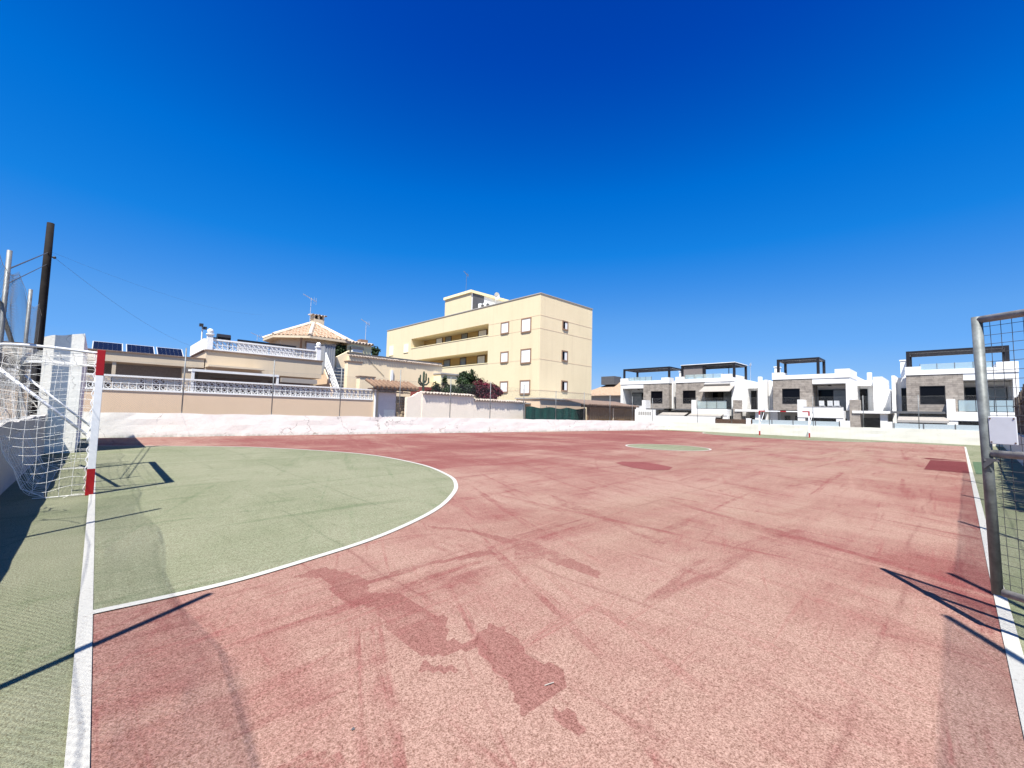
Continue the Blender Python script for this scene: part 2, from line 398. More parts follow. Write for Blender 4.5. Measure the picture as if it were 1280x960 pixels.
def tag(o, label, cat, group=None):
    o['label'] = label; o['category'] = cat
    if group: o['group'] = group
    return o
def thing(name, label, cat, loc, group=None):
    o = bpy.data.objects.new(name, None); col.objects.link(o); o.location = loc; o.empty_display_size = .2
    return tag(o, label, cat, group)
def struct(o): o['kind'] = 'structure'; return o
def lab(o, t): o['label'] = t; return o
def dup(o, parent=None):
    c = o.copy(); col.objects.link(c); c.parent = parent
    for ch in list(o.children): dup(ch, c)
    return c

# ------------------------------------------------------------------ ground and court
b = MB(); b.add([(-3000, -3000, -.06), (3000, -3000, -.06), (3000, 3000, -.06), (-3000, 3000, -.06)], [(0, 1, 2, 3)])
struct(b.build('ground', 'ground'))
BW = lambda x: 22.0-(x+.8)*(22.0-18.9)/40.1          # line of the back wall (inner face)
FWX = lambda y: 39.3-(18.9-y)*(39.3-38.1)/19.9       # line of the end wall (inner face)

def sheet(name, poly, z, mat):
    b = MB(); b.add([(x, y, z) for x, y in poly], [tuple(range(len(poly)))]); return struct(b.build(name, mat))
sheet('court_apron', [(-1.1, -1.4), (38.4, -2.2), (39.6, 19.0), (-1.1, 22.2)], 0.0, 'green')

# red playing surface: a grid that is fine close by, with painted-in wear
def lines(a, bmax, fine, growth):
    x = [a]; st = fine
    while x[-1] < bmax:
        x.append(x[-1]+st)
        if x[-1] > 7: st *= growth
    x[-1] = bmax; return np.array(x)
gx = lines(.03, 38.0, .04, 1.02); gy = lines(-.36, 21.9, .04, 1.02)
XX, YY = np.meshgrid(gx, gy, indexing='ij')
Ylim = np.minimum(YY, 22.0-(XX+.8)*(3.1/40.1)-.05)
Ylim = np.where(YY < -.19, -.19-(XX/34.6)*.15, Ylim)
verts = np.stack([XX, Ylim, np.full_like(XX, .004)], -1).reshape(-1, 3)
nx, ny = len(gx), len(gy)
idx = np.arange(nx*ny).reshape(nx, ny)
faces = np.stack([idx[:-1, :-1], idx[1:, :-1], idx[1:, 1:], idx[:-1, 1:]], -1).reshape(-1, 4)
keep = (Ylim[:-1, 1:]-Ylim[:-1, :-1] > 1e-4).reshape(-1); faces = faces[keep]
me = bpy.data.meshes.new('court_surface'); me.from_pydata(verts.tolist(), [], faces.tolist())
me.materials.append(M['red']); cs = bpy.data.objects.new('court_surface', me); col.objects.link(cs); struct(cs)
def inside(px, py, poly):
    r = np.zeros(px.shape, bool); n = len(poly)
    for i in range(n):
        x0, y0 = poly[i]; x1, y1 = poly[(i+1) % n]
        c = ((y0 > py) != (y1 > py)); r ^= c & (px < (x1-x0)*(py-y0)/((y1-y0) if y1 != y0 else 1e-9)+x0)
    return r
def zp(pts, ox, oy, sc_): return [G(ox+a/sc_, oy+c/sc_) for a, c in pts]
wornpolys = [
    zp([(130,240),(240,200),(340,225),(420,250),(400,290),(450,295),(540,300),(600,350),(700,390),(690,460),(760,480),(850,410),(900,420),(945,460),(1000,530),(1110,570),(1140,640),(1080,680),(1030,720),(970,740),(930,650),(850,560),(800,500),(660,530),(560,510),(480,430),(430,350),(330,330),(280,290),(240,240)], 320, 640, 2.909),
    zp([(610,550),(755,575),(740,597),(600,577)], 320, 640, 2.909),
    zp([(600,50),(750,60),(850,80),(960,105),(1140,165),(1260,220),(1250,245),(1090,195),(920,120),(800,80),(640,60)], 320, 640, 2.909),
    zp([(400,250),(600,190),(850,135),(880,155),(660,190),(420,262)], 320, 640, 2.909),
    zp([(1060,700),(1150,720),(1220,800),(1180,830),(1100,780)], 320, 640, 2.909),
    zp([(600,910),(800,870),(1100,900),(1300,980),(560,980)], 320, 640, 2.909),
    zp([(430,345),(640,310),(900,290),(1060,260),(1075,245),(1095,225),(1110,260),(1080,295),(920,320),(700,470),(600,500)], 100, 500, 5.2),
    zp([(100,250),(230,300),(330,350),(420,380),(400,395),(260,330),(120,280)], 640, 500, 2.133),
    zp([(0,365),(60,380),(160,420),(200,427),(0,427)], 640, 500, 2.133),
    zp([(640,700),(760,740),(900,770),(880,788),(720,760)], 760, 640, 2.4615),
    zp([(1090,0),(1150,0),(1190,240),(1110,220)], 760, 640, 2.4615),
    zp([(0,250),(110,230),(280,160),(330,190),(180,260),(20,300)], 130, 770, 1.0),
    zp([(700,110),(900,125),(880,138),(700,128)], 640, 500, 2.133),
]
worn = np.zeros_like(XX)
for poly, wgt in zip(wornpolys, (1, 1, .78, .70, .72, .45, .5, .53, .55, .5, .5, .55, .48)): worn[inside(XX, YY, poly)] = wgt
# a worn rim follows the curve of the goal area outside its line
fad = np.clip(1-np.hypot((XX-21)/13, (YY-4.2)/5.5), 0, 1)**.6
fad = np.maximum(fad, .75*np.clip(1-np.hypot((XX-27)/9, (YY-7.5)/2.2), 0, 1))
fad = np.maximum(fad, .55*np.clip(1-np.hypot((XX-6)/5, (YY-2.6)/3), 0, 1))
def blur(a, n=1):
    for _ in range(n):
        p = np.pad(a, 1, mode='edge'); a = (p[:-2, 1:-1]+p[2:, 1:-1]+p[1:-1, :-2]+p[1:-1, 2:]+2*a)/6
    return a
deep = np.clip((YY-3.5)/8, 0, 1)*np.clip((XX-1)/6, 0, 1)+.35*np.clip(1-np.hypot((XX-1.0)/1.6, (YY-2.2)/2.2), 0, 1)
for nm, arr in (('worn', worn), ('faded', fad), ('deep', deep)):
    at = me.attributes.new(nm, 'FLOAT', 'POINT'); at.data.foreach_set('value', arr.reshape(-1).astype(np.float32))

def spline(pts, per=10, closed=False):
    P = [np.array(p, float) for p in pts]; o = []; n = len(P)
    for i in range(n if closed else n-1):
        p0, p1, p2, p3 = (P[(i-1) % n], P[i], P[(i+1) % n], P[(i+2) % n]) if closed else (P[max(i-1, 0)], P[i], P[i+1], P[min(i+2, n-1)])
        for k in range(per):
            t = k/per; o.append(.5*((2*p1)+(-p0+p2)*t+(2*p0-5*p1+4*p2-p3)*t*t+(-p0+3*p1-3*p2+p3)*t**3))
    if not closed: o.append(P[-1])
    return o
def ribbon(name, pts, wd, z, mat='line', closed=False):
    pts = [np.array(p, float)[:2] for p in pts]; n = len(pts); vs = []; fs = []
    for i in range(n):
        a = pts[(i-1) % n] if closed or i else pts[i]; c = pts[(i+1) % n] if closed or i < n-1 else pts[i]
        t = (c-a)/np.hypot(*(c-a)); nr = np.array([-t[1], t[0]])
        vs += [(*(pts[i]+nr*wd/2), z), (*(pts[i]-nr*wd/2), z)]
    for i in range(n if closed else n-1):
        j = (i+1) % n; fs.append((2*i+1, 2*j+1, 2*j, 2*i))
    bb = MB(); bb.add(vs, fs); return struct(bb.build(name, mat))
Dpx = [(276,732.2),(384,701),(476,670.6),(537.5,642),(562,623),(570,607),(559,594),(520,579.5),(450,567.5),(345,560.5),(266,558.3)]
Dp = [(.03, 3.78)]+[G(*p) for p in Dpx]+[(.03, 17.9)]
Dcurve = spline(Dp, 8)
sheet('goal_area_green', [tuple(p) for p in Dcurve], .008, 'green')
ribbon('goal_area_line', Dcurve, .068, .012)
ribbon('goal_line', [(.03, -1.0), (.03, 8), (.03, 20.2)], .066, .013)
ribbon('touch_line', [(-.2, -.19), (6, -.2), (20, -.27), (34.6, -.34)], .068, .012)
sheet('touch_apron', [(-.1, -.21), (34.6, -.35), (38, -.4), (38.0, -1.9), (-.1, -1.3)], .0075, 'green')
cc = np.array([17.3, 8.45]); 
ring = [cc+1.66*np.array([math.cos(t), math.sin(t)]) for t in np.linspace(0, 2*math.pi, 64, endpoint=False)]
sheet('centre_circle_green', [tuple(p) for p in ring], .008, 'green'); ribbon('centre_circle_line', ring, .07, .012, closed=True)
fd = [(37.6, 14.9), G(878.5,541.5), (33.2, 12.6), (32.2, 10.6), (32.0, 8.2), (32.3, 6.0), (33.4, 4.3), (35.4, 3.2), (37.6, 2.7)]
fdc = spline(fd, 8); sheet('far_goal_area_green', [tuple(p) for p in fdc], .008, 'green'); ribbon('far_goal_area_line', fdc, .07, .012)
sheet('far_apron', [(37.3, 19.0), (39.3, 18.9), (38.1, -1.0), (35.4, -.9)], .009, 'green')
sheet('red_repair', [G(1163,575.2), G(1208,577.6), G(1211.5,592), G(1155,587)][::-1], .0085, 'patch_red')
sheet('red_repair_strip', [G(1152,572.6), G(1163,572.6), G(1207,576.6), G(1160,574.4)][::-1], .0085, 'patch_red')
sheet('red_repair_oval', [G(*p) for p in [(769,579),(778,577.2),(806,578),(824,581),(841,584.5),(836,588),(812,588.2),(790,585)]][::-1], .0085, 'patch_faded')
sheet('green_repair', [G(1215.5,577.5), G(1232,578), G(1240,594), G(1220,593)][::-1], .0105, 'patch_green')

# ------------------------------------------------------------------ boundary walls
def lumpy_wall(name, pts, h, t, mat, label, cat, top_amp=.03, side=1, step=.35, amp=.015):
    """low wall along pts (inner face), thickness t to the given side, hand-made top"""
    o = thing(name, label, cat, (pts[0][0], pts[0][1], 0)); P = [np.array(p, float) for p in pts]
    st = []
    for a, c in zip(P[:-1], P[1:]):
        n = max(1, int(np.hypot(*(c-a))/step)); st += [a+(c-a)*k/n for k in range(n)]
    st.append(P[-1]); d = (P[-1]-P[0]); d /= np.hypot(*d); nr = np.array([-d[1], d[0]])*side
    vs = []; rows = [0, .25, .5, .75, 1]
    for i, p in enumerate(st):
        hh = h(i/(len(st)-1)) if callable(h) else h
        hh += top_amp*noise.noise(Vector((p[0]*.9, p[1]*.9, 3)))+top_amp*.6*noise.noise(Vector((p[0]*3.1, p[1]*3.1, 9)))
        for q in rows:
            e = amp*noise.noise(Vector((p[0]*1.3, p[1]*1.3, q*3))); pp = p+nr*e; vs.append((pp[0], pp[1], q*hh-.05*(q == 0)))
        pb = p+nr*t
        vs.append((pb[0], pb[1], hh*.99)); vs.append((pb[0], pb[1], -.05))
    k = len(rows)+2; fs = []
    for i in range(len(st)-1):
        for j in range(k): a, c = i*k+j, i*k+(j+1) % k; fs.append((a, c, c+k, a+k))
    fs += [tuple(range(k)), tuple(range((len(st)-1)*k, len(st)*k))[::-1]]
    bb = MB(); bb.add(vs, fs); bb.build('wall_body', mat, o); return o
lumpy_wall('boundary_wall', [(-.95, 22.0), (39.3, 18.9)], lambda t: .95-.16*t, .25, 'wall_old', 'long low whitewashed wall with cracks and peeling patches behind the left side of the court', 'wall')
lumpy_wall('boundary_wall', [(39.3, 18.9), (38.1, -1.9)], lambda t: .76+.14*t, .22, 'wall_far', 'low cream painted wall behind the far goal in front of the white villas', 'wall')
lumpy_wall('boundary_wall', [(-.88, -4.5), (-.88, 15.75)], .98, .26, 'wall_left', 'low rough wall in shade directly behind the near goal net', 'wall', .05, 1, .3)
rw = lumpy_wall('boundary_wall', [(38.1, -1.9), (3.7, -1.0)], lambda t: .95+.0*t, .3, 'wall_far', 'low wall in shade behind the open mesh gate at the right edge', 'wall', .03, 1)
# tall block of wall past the near goal
tw = thing('tall_wall', 'tall whitewashed wall block rising above the low wall beyond the near goal', 'wall', (-.7, 15.8, 0))
bb = MB()
n = 14; vs = []
for i in range(n+1):
    x = -1.16+(.82)*i/n; zt = 2.90+.20*(i/n)+.03*noise.noise(Vector((x*5, 1, 2)))
    for y in (15.8, 20.95):
        vs += [(x, y, -.02), (x, y, zt)]
fs = []
for i in range(n):
    a, c = i*4, i*4+4
    fs += [(a, c, c+1, a+1), (a+2, a+3, c+3, c+2), (a+1, c+1, c+3, a+3)]
fs += [(0, 1, 3, 2), (n*4, n*4+2, n*4+3, n*4+1)]
bb.add(vs, fs); bb.build('wall_body', 'wall_old', tw)
# ------------------------------------------------------------------ chain-link fences
def chain_mesh(a, c, z0, z1, pitch, r, sag=0.0, seg=.45, slack=.02):
    """diamond netting as crossing wires between plan points a and c"""
    a, c = np.array(a, float), np.array(c, float); L = np.hypot(*(c-a)); d = (c-a)/L; nr = np.array([-d[1], d[0]])
    V = []; Fc = []; H = z1-z0
    def pt(s, z):
        q = (z-z0)/H
        bow = slack*noise.noise(Vector((s*.8, z*1.1, 5)))
        dz = -sag*q*abs(math.sin(math.pi*s/3.0))
        p = a+d*s+nr*bow; return (p[0], p[1], z+dz)
    for fam in (1, -1):
        s0 = -H if fam == 1 else 0
        k = 0
        while True:
            s = s0+k*pitch; k += 1
            if s > (L if fam == 1 else L+H): break
            # line: s(z) = s + fam*(z-z0)
            t0 = max(0, (-s)/fam) if fam == 1 else max(0, s-L)
            t1 = min(H, L-s) if fam == 1 else min(H, s)
            if t1-t0 < .03: continue
            m_ = max(1, int((t1-t0)/seg))
            base = len(V)
            for i in range(m_+1):
                t = t0+(t1-t0)*i/m_; p = pt(s+fam*t, z0+t)
                dv = np.array([d[0]*fam, d[1]*fam, 1])/1.4142; u1 = np.array([nr[0], nr[1], 0]); u2 = np.cross(dv, u1)
                for q in range(3):
                    an = 2.0944*q; V.append(tuple(np.array(p)+r*(u1*math.cos(an)+u2*math.sin(an))))
            for i in range(m_):
                for q in range(3):
                    Fc.append((base+i*3+q, base+i*3+(q+1) % 3, base+i*3+3+(q+1) % 3, base+i*3+3+q))
    bb = MB(); bb.v = V; bb.f = Fc; return bb
def fence(name, label, a, c, posts, z0, ztop, r_post, pitch, r, sag=0, mat_post='galv', wires=(1.0,), lean=None, slack=.02, zmesh=None, mat_mesh='wire', near_mesh=None, mesh_from=None):
    o = thing(name, label, 'fence', (a[0], a[1], 0))
    for i, (x, y, zt) in enumerate(posts):
        bb = MB(); lx = (lean[i] if lean else 0)
        bb.tube([(x, y, z0-.25), (x+lx, y, zt)], r_post, 8); bb.build('post', mat_post, o, True)
    zm = zmesh or ztop
    chain_mesh(mesh_from or a, c, z0+.02, zm, pitch, r, sag, slack=slack).build('chain_link_mesh', mat_mesh, o)
    if near_mesh: chain_mesh(near_mesh[0], near_mesh[1], z0+.02, zm, .058, .0014, sag, slack=slack).build('chain_link_mesh', mat_mesh, o)
    for q in wires:
        z = z0+(zm-z0)*q; bb = MB(); pp = []
        L = math.hypot(c[0]-a[0], c[1]-a[1]); n = int(L/.75)
        for i in range(n+1):
            t = i/n; pp.append((a[0]+(c[0]-a[0])*t, a[1]+(c[1]-a[1])*t, z-sag*q*abs(math.sin(math.pi*t*L/3.0))))
        bb.tube(pp, .003, 5); bb.build('line_wire', 'wire', o)
    return o
bp = [(2.49, 3.62), (5.72, 3.42), (8.73, 3.38), (11.89, 3.5), (15.1, 3.33), (18.06, 3.24), (20.9, 3.2), (24.0, 2.95), (27.1, 3.0), (30.3, 2.95), (33.4, 2.95), (36.5, 2.9)]
fence('chain_link_fence', 'thin grey posts and chain-link mesh standing on the cracked left-hand wall', (-.9, BW(-.9)+.12), (39.3, BW(39.3)+.12),
      [(x, BW(x)+.12, z) for x, z in bp], .9, 3.1, .024, .075, .0013, .05, wires=(1.0,), zmesh=2.95)
fp = [16.3, 13.3, 10.4, 7.43, 4.46, 1.64, -1.2]
fence('chain_link_fence', 'thin grey posts and fine chain-link mesh on the cream wall behind the far goal', (39.4, 18.9), (38.2, -1.5),
      [(FWX(y)+.12, y, 3.08) for y in fp], .78, 3.0, .024, .075, .0013, 0, wires=(1.0,))
fence('chain_link_fence', 'tall sagging chain-link fence with round steel posts on the wall behind the near goal', (-1.02, -4.4), (-1.02, 14.2),
      [(-1.02, y, z) for y, z in ((-.7, 3.45), (2.6, 3.5), (5.9, 3.5), (9.2, 3.42), (11.9, 3.38))], .9, 3.4, .028, .085, .0011, .30, wires=(1.0, .55), slack=.05, mat_mesh='wire_dark', near_mesh=((-1.02, -4.4), (-1.02, 7.4)), mesh_from=(-1.02, 7.45))
o = fence('chain_link_fence', 'chain-link fence on tall pipe posts beside the gate at the right edge', (3.55, -1.15), (15.5, -1.3),
      [(3.55, -1.13, 4.0), (6.5, -1.2, 4.0), (9.6, -1.25, 4.0), (12.6, -1.28, 4.0)], .9, 4.0, .03, .058, .0014, .06, wires=(1.0, .5))
o = fence('chain_link_fence', 'chain-link fence on tall pipe posts at the near corner of the court', (-1.0, -1.12), (2.35, -1.12),
      [(-.6, -1.12, 4.0), (2.35, -1.12, 4.0)], .0, 4.0, .03, .062, .0013, .0, wires=(1.0, .5))

# ------------------------------------------------------------------ leaning timber pole with its cables
PB = PY(47.5, 440, 15.55); PT = PY(63.5, 279, 15.55)
def polept(z): t = (z-PB[1])/(PT[1]-PB[1]); return (PB[0]+(PT[0]-PB[0])*t, 15.55, z)
pole = thing('utility_pole', 'dark creosoted timber pole standing behind the near goal and fence', 'pole', (polept(0)[0], 15.55, 0))
bb = MB(); bb.tube([polept(-.2), polept(1.5), polept(3), polept(4.5), polept(PT[1])], [.085, .082, .08, .076, .068], 12); bb.build('shaft', 'pole_wood', pole, True)
TC = polept(PT[1]-.85); TC = (TC[0]+.12, TC[1]-.02, TC[2])
bb = MB(); bb.tube([polept(PT[1]-.85), TC], .016, 6); bb.ball(TC, .035); bb.build('insulator', 'lamp', pole, True)
def cable(label, a, c, sag, r, grp='cables strung from the timber pole'):
    a, c = Vector(a), Vector(c); o_ = thing('overhead_cable', label, 'cable', a, grp)
    bb = MB(); bb.tube([a.lerp(c, t)-Vector((0, 0, sag*4*t*(1-t))) for t in np.linspace(0, 1, 16)], r, 5); bb.build('cable_strand', 'wire_dark', o_)
x, z = PY(238, 432, 28.0)
cable('thin dark cable sagging from the timber pole down to the flat-roofed house', TC, (x, 28.0, z), .25, .003)
x, z = PY(328, 393, 33.0)
cable('faint cable rising from the timber pole toward the tiled pavilion roof', polept(PT[1]-.7), (x, 33.0, z), .4, .0018)
cable('thick cable from the timber pole to the tallest fence post, upper of two', polept(PT[1]-.75), (-1.02, 9.2, 3.15), .0, .010)
cable('cable from the timber pole to the tallest fence post, lower of two', polept(PT[1]-1.05), (-1.02, 9.25, 2.95), .0, .007)
# pipe strut bracing the fence
st = thing('fence_strut', 'grey diagonal pipe strut propping the fence behind the near goal', 'strut', (-1.1, 11.5, 1))
bb = MB(); bb.tube([(-1.1, 8.2, 3.0), (-1.06, 11.9, 1.95), (-1.06, 12.2, 1.85)], .03, 8); bb.build('strut_pipe', 'galv', st, True)

# ------------------------------------------------------------------ goals
def make_goal(y1, y2, label):
    cy = (y1+y2)/2; o = thing('football_goal', label, 'goal', (0, cy, 0), 'red and white futsal goals')
    W_ = .085; H = 2.07; hw = W_/2
    for y in (y1, y2):
        s_ = -1 if y == y1 else 1
        bb = MB(); bb.box(-hw, hw, y-hw, y+hw, .37, H-.37); po = bb.build('post', 'goal_white', o, bevel=.004)
        bb = MB(); bb.box(-hw-.001, hw+.001, y-hw-.001, y+hw+.001, 0.0, .37); lab(bb.build('foot_band', 'goal_red', po, bevel=.004), 'red painted foot of the post')
        bb = MB(); bb.box(-hw-.001, hw+.001, y-hw-.001, y+hw+.001, H-.37, H-.001); lab(bb.build('head_band', 'goal_red', po, bevel=.004), 'red painted head of the post')
        # side frame: rear rail, bend, brace back to the post
        yy = y-.005*s_
        P = spline([(-.02, yy, H-.05), (-.5, yy, H-.02), (-.92, yy, H-.03), (-1.06, yy, H-.10), (-1.07, yy, H-.2), (-1.0, yy, H-.3)], 5)
        bb = MB(); bb.tube(P, .019, 8); bb.build('net_rail', 'goal_white', o, True)
        bb = MB(); bb.tube([(-1.02, yy, H-.27), (-.05, yy, .82)], .019, 8)
        bb.box(-.075, -hw-.002, yy-.03, yy+.03, .74, .86); bb.build('brace', 'goal_white', o, True)
        for k in range(9):
            pass
    bb = MB(); L = y2-y1-W_-.002
    a = y1+hw+.001
    for s0, s1 in ((.37, L/2-.2), (L/2+.2, L-.37)): bb.box(-hw, hw, a+s0, a+s1, H-W_, H)
    cb = bb.build('crossbar', 'goal_white', o, bevel=.004)
    for s0, s1 in ((0, .37), (L/2-.2, L/2+.2), (L-.37, L)):
        b2 = MB(); b2.box(-hw-.001, hw+.001, a+s0, a+s1, H-W_-.001, H+.001); lab(b2.build('red_band', 'goal_red', cb), 'red painted band of the crossbar')
    # net
    prof = spline([(-.045, H-.03), (-.4, H-.09), (-.85, H-.06), (-1.03, H-.14), (-1.0, H-.55), (-.93, 1.05), (-.83, .62), (-.70, .30), (-.60, .08), (-.45, .03)], 6)
    prof = [np.array(p) for p in prof]
    sl = np.concatenate([[0], np.cumsum([np.hypot(*(q-p)) for p, q in zip(prof[:-1], prof[1:])])])
    def pr(s): return np.array([np.interp(s, sl, [p[0] for p in prof]), np.interp(s, sl, [p[1] for p in prof])])
    mesh = .125; r = .0022; bb = MB()
    def wob(p): 
        q = Vector((p[0]*2.3, p[1]*2.3, p[2]*2.3)); return (p[0]+.028*noise.noise(q), p[1]+.035*noise.noise(q+Vector((7, 1, 3))), p[2]+.018*noise.noise(q+Vector((2, 9, 4))))
    ns = int(sl[-1]/mesh); nyc = int((y2-y1)/mesh)
    ys = np.linspace(y1, y2, nyc+1); ss = np.linspace(0, sl[-1], ns+1)
    for y in ys: bb.tube([wob((pr(s)[0], y, pr(s)[1])) for s in np.linspace(0, sl[-1], ns*2)], r, 4, False)
    for s in ss: bb.tube([wob((pr(s)[0], y, pr(s)[1]-.03*math.sin(math.pi*((y-y1)/(y2-y1)))*(s < 1))) for y in np.linspace(y1, y2, nyc*2)], r, 4, False)
    bb.build('net', 'net', o)
    xs_b = [p[0] for p in prof]; 
    def back(z):   # x of the rear edge at height z
        best = min((p for p in prof[10:]), key=lambda p: abs(p[1]-z)); return best[0]
    for y, in ((y1,), (y2,)):
        b3 = MB(); nn = int((H-.05)/mesh)
        for z in np.linspace(.03, H-.12, nn+1):
            x1 = back(z); b3.tube([wob((-.05+(x1+.05)*t, y+.10*math.sin(math.pi*t)*(1 if y == y2 else -1)*(1-z/H), z+.03*math.sin(math.pi*2*t)-.03*math.sin(math.pi*t))) for t in np.linspace(0, 1, 14)], r, 4, False)
        x = -.17
        while x > -1.0:
            zs = [z for z in np.linspace(.02, H-.06, 30) if back(z) < x]
            if len(zs) > 1: b3.tube([wob((x, y+.10*math.sin(math.pi*min(1, -x/.95))*(1 if y == y2 else -1)*(1-z/H), z)) for z in zs], r, 4, False)
            x -= mesh
        b3.tube([wob((-.045-(.5)*t, y, .015)) for t in np.linspace(0, 1, 8)], .006, 5, False)
        b3.tube([wob((back(z), y, z)) for z in np.linspace(.03, H-.15, 16)], .005, 5, False)
        b3.build('side_net', 'net', o)
        # hooks holding the net to the post
        b4 = MB(); lp = []
        for z in np.linspace(.10, H-.1, 15): lp += [(-hw-.004, y, z-.05), (-hw-.022, y, z-.012), (-hw-.022, y, z+.012), (-hw-.004, y, z+.05)]
        b4.tube(lp, .007, 5)
        b4.build('net_lacing', 'goal_white', o)
    return o
g1 = make_goal(8.58, 11.93, 'near red and white goal with white net at the left edge of the court')
g2 = dup(g1); g2.location = (36.9, 8.93, 0); g2.rotation_euler = (0, 0, math.pi); g2.scale = (1, .96, .92)
g2['label'] = 'distant red and white goal in front of the cream wall and villas'
for ch in list(g2.children):
    if ch.name.startswith(('net', 'side_net')) and not ch.name.startswith(('net_rail', 'net_lacing')): bpy.data.objects.remove(ch)

# ------------------------------------------------------------------ mesh gate at the right edge
E0 = np.array([4.15, -.15]); ang = R(240); gd = np.array([math.cos(ang), math.sin(ang)]); gn = np.array([-gd[1], gd[0]])
gt = thing('mesh_gate', 'open grey pipe-framed gate with square wire mesh at the right edge', 'gate', (E0[0], E0[1], 0))
def gp(s, z, o_=0): q = E0+gd*(s-.015+(1.1-z)*.022)+gn*o_; return (q[0], q[1], z)
GW, GB, GT, GM = 1.12, .27, 2.005, 1.13
for s_ in (0, GW): bb = MB(); bb.tube([gp(s_, GB-.02), gp(s_, GT+.02)], .027, 14); bb.build('stile', 'pipe', gt, True)
for z in (GT, GM, GB):
    bb = MB(); bb.tube([gp(.0 if z == GT else .028, z), gp(GW-.03, z)], .024, 12); bb.build('rail', 'rail', gt, True)
bb = MB()
s_ = .06
while s_ < GW-.03:
    for z0_, z1_ in ((GB+.02, GM-.02), (GM+.02, GT-.02)):
        bb.tube([gp(s_, z0_, .006), gp(s_+.004*random.uniform(-1, 1), (z0_+z1_)/2, .006+.004*random.uniform(-1, 1)), gp(s_, z1_, .006)], .0017, 5, False)
    s_ += .052
z = GB+.06
while z < GT-.03:
    if abs(z-GM) > .03: bb.tube([gp(.03, z, .002), gp(GW/2, z+.006*random.uniform(-1, 1), .002), gp(GW-.03, z, .002)], .0017, 5, False)
    z += .058
bb.build('wire_mesh', 'wire_dark', gt)
bb = MB(); bb.add([gp(.0, GM-.03, -.034), gp(.07, GM-.03, -.034), gp(.0, GM-.10, -.034), gp(.0, GM-.03, -.040), gp(.07, GM-.03, -.040), gp(.0, GM-.10, -.040)],
                  [(0, 1, 2), (5, 4, 3), (0, 3, 4, 1), (1, 4, 5, 2), (2, 5, 3, 0)])
bb.box(E0[0]-.035, E0[0]+.035, E0[1]-.04, E0[1]+.03, GM-.05, GM-.035); bb.build('latch_plate', 'slab', gt)
def corner(u, v): # where the plaque's corners lie on the gate's plane
    d = ray(u, v); n3 = np.array([gn[0], gn[1], 0]); t = ((np.array([E0[0], E0[1], 0])-CP)@n3)/(d@n3); p = CP+d*t
    return float((p[:2]-E0)@gd), float(p[2])
q = [corner(*c_) for c_ in ((1241.5, 521), (1278.5, 521), (1280, 557), (1245, 555))]
s0 = (q[0][0]+q[3][0])/2; s1 = (q[1][0]+q[2][0])/2; z1_ = (q[0][1]+q[1][1])/2; z0_ = (q[2][1]+q[3][1])/2
bb = MB(); fo = -.012
bb.add([gp(s0, z0_, fo), gp(s1, z0_, fo), gp(s1, z1_, fo), gp(s0, z1_, fo), gp(s0, z0_, fo-.006), gp(s1, z0_, fo-.006), gp(s1, z1_, fo-.006), gp(s0, z1_, fo-.006)],
       [(0, 1, 2, 3), (7, 6, 5, 4), (0, 4, 5, 1), (1, 5, 6, 2), (2, 6, 7, 3), (3, 7, 4, 0)])
pq = lab(bb.build('blank_plaque', 'plaque', gt, bevel=.004), 'blank pale plaque screwed to the mesh')
for ss_, zz_ in ((s0+.01, z0_+.012), (s1-.01, z0_+.012), (s0+.01, z1_-.012), (s1-.01, z1_-.012)): bb = MB(); bb.tube([gp(ss_, zz_, fo-.009), gp(ss_, zz_, fo+.003)], .0045, 10); bb.build('screw', 'rust', pq)
hg = thing('fence_pier', 'whitewashed pier beside the gate, outside the frame', 'pier', (3.3, -1.2, 0)) if False else None

# stake screen beyond the gate
sk = thing('stake_screen', 'weathered palisade of uneven grey-brown stakes seen through the gate', 'fence', (26, -1.5, .9))
bb = MB(); x = 9.0
while x < 30:
    y = -1.06-(x-4)*.026-random.uniform(0, .06)-.16; wd = random.uniform(.06, .17); zt = 2.62+.25*noise.noise(Vector((x*.9, 0, 0)))+random.uniform(-.22, .22)-.02*(x-14)
    zt = max(zt, 1.8); l = random.uniform(-.04, .04)
    bb.tube([(x, y, .88), (x+l, y-.02, (zt+.9)/2), (x+l*2, y+random.uniform(-.03, .03), zt)], [wd/2, wd/2*.95, wd/2*.6], 6)
    x += wd*.8+random.choice((0, 0, .01, .05))
bb.build('stakes', 'stake', sk)
bb = MB(); bb.tube([(9, -1.3, 1.5), (30, -1.85, 1.45)], .02, 6); bb.tube([(9, -1.3, 2.2), (30, -1.85, 2.1)], .02, 6); bb.build('tie_rail', 'stake', sk)

